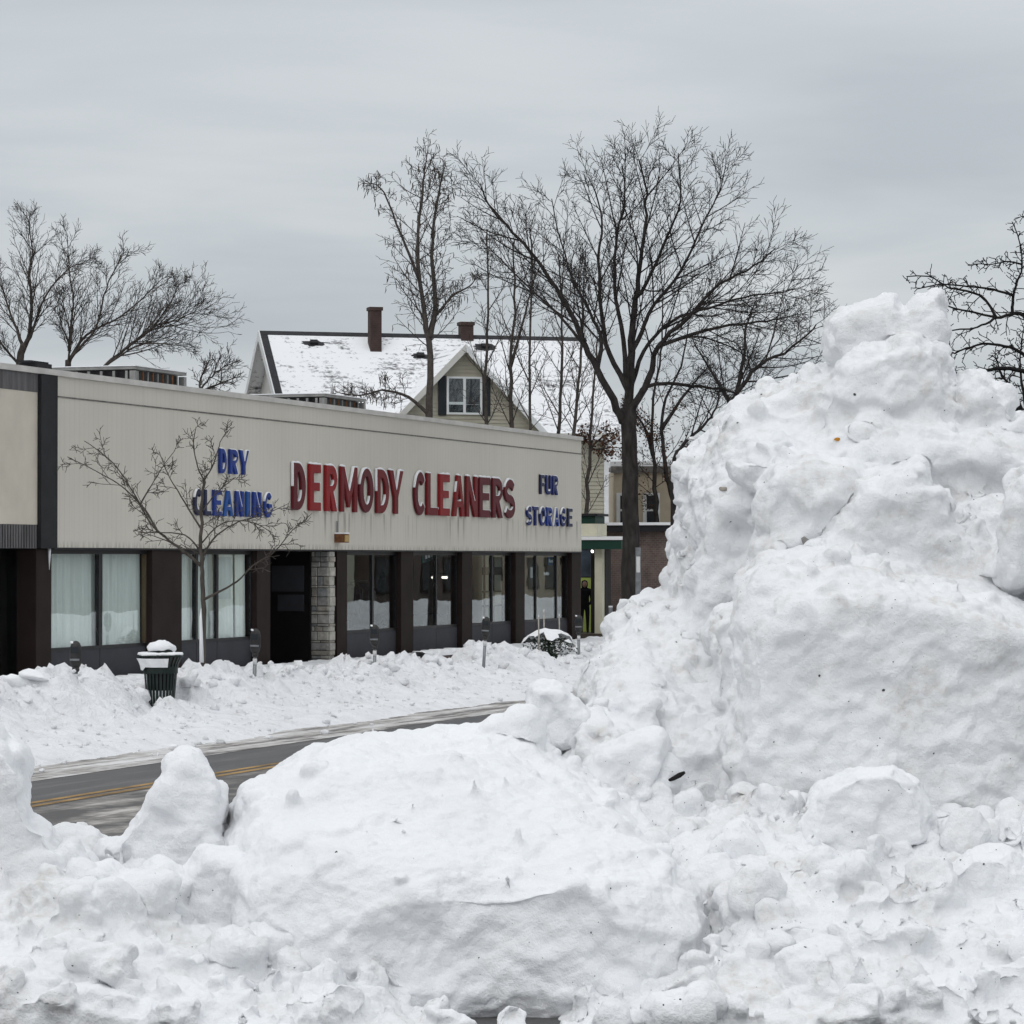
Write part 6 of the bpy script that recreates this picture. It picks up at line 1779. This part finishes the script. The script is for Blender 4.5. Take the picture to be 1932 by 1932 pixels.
# saddle lumps behind the big front block
F1 = [(998, 1420), (1000, 1340), (1002, 1296), (1020, 1288), (1050, 1292), (1062, 1300), (1072, 1320), (1095, 1330), (1110, 1350), (1115, 1380), (1110, 1420)]
fuse("snow_block", [slab(F1, 20.0, 20.7)], 0.016, 3, (0.05, 0.036, 0.012), "snow_block", "upright snow slab behind the top edge of the front block", "snow block", "blocks on the snow heap", seed=1.9, crumble=0.006)
F2 = [loft([(19.2, [(1060, 1640), (1080, 1560), (1130, 1520), (1200, 1520), (1260, 1540), (1300, 1560), (1340, 1560), (1360, 1640)]),
            (19.9, [(1040, 1560), (1060, 1440), (1110, 1400), (1180, 1400), (1230, 1430), (1260, 1470), (1320, 1500), (1340, 1560)]),
            (20.7, [(1040, 1480), (1060, 1380), (1100, 1345), (1170, 1340), (1230, 1370), (1280, 1420), (1340, 1440), (1340, 1500)])])]
cr = crumbs(F2, 130, rg, 0.06, 0.19)
fuse("snow_rubble", F2 + cr, 0.016, 3, (0.04, 0.035, 0.012), "snow_pile", "broken snow lumps in the dip between front block and heap", "snow rubble", kind="stuff", seed=5.5, crumble=0.018)
fuse("snow_block", [slab([(1110, 1480), (1125, 1420), (1180, 1385), (1250, 1375), (1262, 1395), (1255, 1440), (1225, 1490), (1200, 1520), (1170, 1520), (1140, 1500), (1120, 1490)], 19.3, 20.0)], 0.015, 3, (0.05, 0.036, 0.011), "snow_block",
     "tilted flat snow slab in the dip above the black stick", "snow block", "blocks on the snow heap", seed=3.9, crumble=0.005)
# big central front block
A = loft([(16.75, [(600, 1880), (560, 1780), (640, 1730), (780, 1700), (980, 1690), (1090, 1670), (1180, 1720), (1210, 1790), (1210, 1840), (1180, 1880), (1000, 1870)]),
          (16.95, [(500, 1960), (470, 1700), (560, 1650), (740, 1630), (960, 1650), (1100, 1640), (1240, 1680), (1310, 1760), (1310, 1830), (1260, 1890), (1200, 1960)]),
          (17.4, [(460, 2010), (440, 1640), (520, 1570), (720, 1550), (920, 1570), (1100, 1580), (1260, 1620), (1350, 1720), (1360, 1790), (1330, 1860), (1290, 2010)]),
          (18.0, [(440, 1960), (422, 1590), (480, 1515), (680, 1460), (900, 1465), (1080, 1520), (1230, 1580), (1345, 1700), (1365, 1780), (1335, 1860), (1290, 1960)]),
          (18.7, [(425, 1900), (415, 1560), (455, 1480), (600, 1420), (720, 1405), (900, 1410), (1060, 1460), (1200, 1530), (1285, 1640), (1340, 1760), (1330, 1900)]),
          (19.6, [(450, 1800), (430, 1545), (480, 1470), (610, 1400), (690, 1372), (880, 1364), (1000, 1390), (1100, 1445), (1170, 1495), (1240, 1590), (1250, 1800)]),
          (20.3, [(540, 1720), (540, 1540), (600, 1460), (680, 1425), (760, 1410), (900, 1410), (1000, 1430), (1080, 1480), (1130, 1530), (1180, 1600), (1200, 1720)])])
A2 = loft([(19.2, [(850, 1490), (880, 1410), (910, 1376), (950, 1362), (1000, 1345), (1020, 1380), (1040, 1490)]), (19.8, [(850, 1490), (882, 1400), (912, 1368), (950, 1356), (1000, 1340), (1020, 1370), (1040, 1490)])])
fuse("snow_block", [A, A2] + crumbs([A], 110, rg, 0.03, 0.065, region=lambda p: p[1] < 19.5), 0.016, 4, (0.06, 0.042, 0.011), "snow_block", "largest smooth snow block lying in the centre foreground", "snow block", "blocks in the foreground", seed=1.45, crumble=0.013, plates=0.8)
# left foreground
G = [(185, 1740), (195, 1602), (236, 1560), (262, 1540), (290, 1492), (318, 1462), (320, 1436), (343, 1417), (362, 1418), (385, 1450), (412, 1486), (410, 1530), (402, 1556), (420, 1600), (405, 1740)]
fuse("snow_block", [slab(G, 18.1, 19.0, 0.86, 0.86, 0.16)] + crumbs([slab(G, 18.1, 19.0, 0.86, 0.86, 0.16)], 14, rg, 0.03, 0.07), 0.015, 2, (0.045, 0.036, 0.011), "snow_block", "pointed upright snow slab with rounded tip before the road", "snow block", "blocks in the foreground", seed=7.1, crumble=0.012, plates=1.3)
H = [(-260, 1900), (-260, 1330), (-90, 1320), (-15, 1372), (35, 1432), (46, 1500), (62, 1548), (98, 1562), (140, 1640), (190, 1720), (190, 1900)]
fuse("snow_block", [slab(H, 17.3, 18.8, 0.85, 0.85, 0.3)], 0.018, 3, (0.05, 0.036, 0.010), "snow_block", "tall smooth snow block cut by the left edge", "snow block", "blocks in the foreground", seed=5.2, crumble=0.005)
K = loft([(18.6, [(-250, 2000), (-250, 1660), (60, 1640), (130, 1620), (200, 1640), (300, 1650), (400, 1640), (500, 1700), (500, 2000)]),
          (19.1, [(-250, 1950), (-250, 1600), (90, 1572), (130, 1562), (180, 1572), (260, 1600), (400, 1575), (470, 1580), (500, 1950)]),
          (19.9, [(-250, 1900), (-250, 1610), (90, 1575), (130, 1568), (180, 1580), (260, 1610), (400, 1590), (470, 1600), (500, 1900)])])
I = loft([(15.9, [(-260, 2080), (-260, 1900), (0, 1900), (150, 1905), (300, 1925), (450, 1940), (600, 1950), (760, 1945), (850, 1960), (890, 2000), (900, 2080)]),
          (16.4, [(-260, 2050), (-260, 1800), (0, 1790), (150, 1800), (300, 1840), (450, 1860), (560, 1890), (700, 1895), (800, 1915), (870, 1950), (890, 2050)]),
          (17.2, [(-260, 2000), (-260, 1680), (0, 1665), (150, 1655), (280, 1710), (420, 1765), (500, 1780), (620, 1850), (760, 1900), (900, 1950), (960, 2000)]),
          (18.0, [(-260, 1950), (-260, 1620), (0, 1640), (100, 1625), (230, 1670), (330, 1690), (450, 1670), (520, 1720), (620, 1820), (760, 1880), (900, 1930)]),
          (18.9, [(-260, 1900), (-260, 1620), (0, 1640), (100, 1640), (230, 1680), (330, 1690), (450, 1680), (520, 1740), (620, 1830), (760, 1880), (900, 1900)])])
cr = crumbs([I], 700, rg, 0.055, 0.24, region=lambda p: p[1] < 18.8, sig=0.55) + crumbs([K], 60, rg, 0.045, 0.08)
fuse("snow_rubble", [I, K] + cr, 0.0165, 2, (0.05, 0.038, 0.012), "snow_pile", "crumbled snow slope filling the lower left foreground", "snow rubble", kind="stuff", seed=6.6, crumble=0.020)
for i, (pts, y0, y1, lab) in enumerate((
        ([(330, 1760), (335, 1660), (380, 1600), (450, 1605), (490, 1640), (498, 1720), (480, 1780), (400, 1790)], 17.4, 18.0, "squat snow lump left of the central block"),
        ([(110, 1800), (120, 1700), (150, 1640), (210, 1625), (260, 1660), (280, 1740), (270, 1810), (180, 1840)], 17.1, 17.7, "blocky snow lump below the pointed slab at lower left"),
        ([(255, 1730), (262, 1660), (300, 1625), (360, 1640), (372, 1690), (350, 1740), (300, 1750), (270, 1745)], 17.5, 18.0, "small rounded snow lump at the foot of the pointed slab"),
        ([(430, 1840), (440, 1770), (500, 1740), (560, 1760), (580, 1820), (560, 1870), (500, 1880), (450, 1870)], 16.8, 17.3, "rounded lump in front of the central block's left foot"),
        ([(90, 1960), (100, 1890), (170, 1850), (260, 1860), (300, 1900), (310, 1970), (200, 1990), (120, 1990)], 16.0, 16.6, "broad snow lump at the bottom left corner"),
        ([(560, 1960), (565, 1890), (620, 1860), (690, 1880), (720, 1930), (700, 1980), (640, 1990), (590, 1985)], 16.2, 16.7, "snow lump at the bottom edge left of centre"))):
    fuse("snow_lump", [slab(pts, y0, y1)], 0.014, 3, (0.05, 0.035, 0.011), "snow_block", lab, "snow lump", "lumps in the foreground rubble", seed=3.0 * i + 0.5, crumble=0.008)
# right foreground
J = loft([(15.9, [(925, 2080), (945, 1985), (1150, 1950), (1420, 1930), (1500, 1940), (1620, 1930), (1700, 1920), (1850, 1925), (1950, 1930), (2180, 1930), (2180, 2080)]),
          (16.5, [(935, 2050), (965, 1960), (1180, 1905), (1420, 1845), (1500, 1855), (1620, 1840), (1700, 1830), (1850, 1835), (1950, 1840), (2180, 1840), (2180, 2050)]),
          (17.4, [(1200, 2000), (1220, 1820), (1330, 1750), (1400, 1705), (1480, 1700), (1600, 1690), (1720, 1700), (1850, 1715), (1950, 1710), (2180, 1700), (2180, 2000)]),
          (18.5, [(1200, 1900), (1220, 1640), (1290, 1585), (1360, 1560), (1450, 1545), (1560, 1560), (1700, 1580), (1800, 1575), (1950, 1590), (2180, 1580), (2180, 1900)]),
          (19.6, [(1200, 1800), (1220, 1600), (1280, 1545), (1360, 1515), (1440, 1510), (1560, 1520), (1700, 1535), (1820, 1545), (1950, 1555), (2180, 1550), (2180, 1800)])])
cr = crumbs([J], 900, rg, 0.05, 0.22, region=lambda p: p[1] < 19.5, sig=0.55)
fuse("snow_rubble", [J] + cr, 0.0165, 2, (0.06, 0.04, 0.012), "snow_pile", "crumbled snow slope filling the lower right foreground", "snow rubble", kind="stuff", seed=8.8, crumble=0.020)
for i, (pts, y0, y1, nm, lab) in enumerate((
        ([(1495, 1640), (1510, 1560), (1545, 1480), (1600, 1445), (1690, 1436), (1745, 1470), (1768, 1530), (1775, 1590), (1700, 1640), (1600, 1650)], 18.2, 19.4, "snow_block", "rounded snow boulder below the broad snow wall"),
        ([(1670, 1990), (1690, 1880), (1730, 1835), (1790, 1825), (1840, 1860), (1870, 1930), (1860, 2000), (1760, 2020)], 16.1, 17.0, "snow_block", "smooth snow boulder at the bottom right corner"),
        ([(1330, 1890), (1325, 1820), (1345, 1790), (1372, 1800), (1390, 1860), (1392, 1890), (1375, 1905), (1350, 1900)], 16.6, 17.0, "snow_lump", "tilted snow slab leaning at the right foot of the central block"),
        ([(1425, 1530), (1430, 1497), (1445, 1487), (1468, 1510), (1470, 1535), (1450, 1545)], 18.9, 19.15, "snow_lump", "small pointed snow chip standing before the snow wall"),
        ([(1476, 1530), (1482, 1495), (1512, 1486), (1514, 1520), (1500, 1540), (1485, 1540)], 18.9, 19.2, "snow_lump", "small square snow chip beside the pointed chip"),
        ([(1370, 1610), (1372, 1570), (1395, 1550), (1420, 1575), (1450, 1612), (1440, 1630), (1400, 1630)], 18.0, 18.4, "snow_lump", "elongated snow chip right of the central block's shoulder"),
        ([(1760, 1700), (1775, 1640), (1830, 1600), (1900, 1600), (1950, 1650), (1960, 1720), (1880, 1750), (1800, 1740)], 17.5, 18.2, "snow_lump", "low wide snow lump near the right edge below the wall"),
        ([(1420, 1800), (1440, 1740), (1500, 1715), (1570, 1735), (1600, 1790), (1580, 1850), (1500, 1870), (1440, 1850)], 16.9, 17.6, "snow_lump", "pitted grey snow lump right of the central block"))):
    n = len(pts)
    fuse(nm, [slab(pts, y0, y1)], 0.014, 3, (0.045, 0.034, 0.011), "snow_block", lab, "snow block" if nm == "snow_block" else "snow lump", "blocks in the foreground" if nm == "snow_block" else "lumps in the foreground rubble", seed=2.3 * i + 0.9, crumble=0.007)

# debris lying on the snow, set where the sight line meets the built surface
bpy.context.view_layer.update()
_dg = bpy.context.evaluated_depsgraph_get()
def hit(x, y):
    r = ray(x, y).normalized()
    ok, loc, nor, _, ob, _ = sc.ray_cast(_dg, EYE + r * 12.0, r)
    return (loc, nor) if ok else (at(x, y, 20), Vector((0, -1, 0)))
c_, na = hit(1275, 1466); a = at(1258, 1474, c_.y) - ray(1275, 1466) * 0.02; b_ = at(1292, 1457, c_.y) - ray(1275, 1466) * 0.02
o = MB().tube([a, a.lerp(b_, 0.35) + na * 0.012, a.lerp(b_, 0.7) + na * 0.006, b_], [0.007, 0.014, 0.017, 0.009], 7).build("stick", "bark_black", None, True)
tag(o, "short black stick lying in the dip beside the front block", "stick")
def leaf(x, y, w, h_, mat, nm, lab, cat):
    p, nr = hit(x, y); e1 = nr.cross(EZ).normalized(); e2 = e1.cross(nr)
    v = []; n = 10
    for k in range(n):
        q = 2 * math.pi * k / n; v.append(p + nr * (0.012 + 0.004 * math.sin(3 * q)) + e1 * (w * math.cos(q)) + e2 * (h_ * math.sin(q) * (1 - 0.3 * math.cos(q))))
    v.append(p + nr * 0.02)
    tag(obj(nm, v, [(k, (k + 1) % n, n) for k in range(n)], mat, None, True), lab, cat)
leaf(1578, 829, 0.024, 0.013, "leaf_orange", "fallen_leaf", "single orange leaf stuck on the upper face of the snow heap", "leaf")
def clod(x, y, size, lab, seed, mat):
    p, nr = hit(x, y); v, f = chunk((0, 0, 0), size, np.random.default_rng(seed), 2)
    tag(obj("dirt_clod", v + np.array(p - nr * size * 0.35), f, mat, None, True), lab, "dirt clod", "dirt clods on the snow heap")
clod(1366, 922, 0.042, "brown dirt clod bedded in the left face of the snow heap", 3, "stone_3")
clod(1378, 985, 0.045, "dark gritty clod below the brown one on the left face", 5, "mortar")
clod(1517, 1018, 0.05, "grey gritty clod on the ledge above the broad snow wall", 6, "stone_1")
clod(1612, 745, 0.015, "tiny dark pebble high on the heap below the peak", 8, "mortar")
mb = MB(); rg2 = np.random.default_rng(44)
for k in range(260):                      # grit melted out of the snow
    x, y = rg2.uniform(1080, 1930), rg2.uniform(720, 1900)
    if rg2.random() < 0.25: x, y = rg2.uniform(10, 1900), rg2.uniform(1600, 1920)
    p, nr = hit(x, y)
    if p.y > 27: continue
    v, f = chunk(p, rg2.lognormal(-5.55, 0.45), rg2, 1); mb.add(v, f)
tag(mb.build("grit", "mortar", None, True), "dark specks of road grit scattered over the snow heap", "grit", kind="stuff")
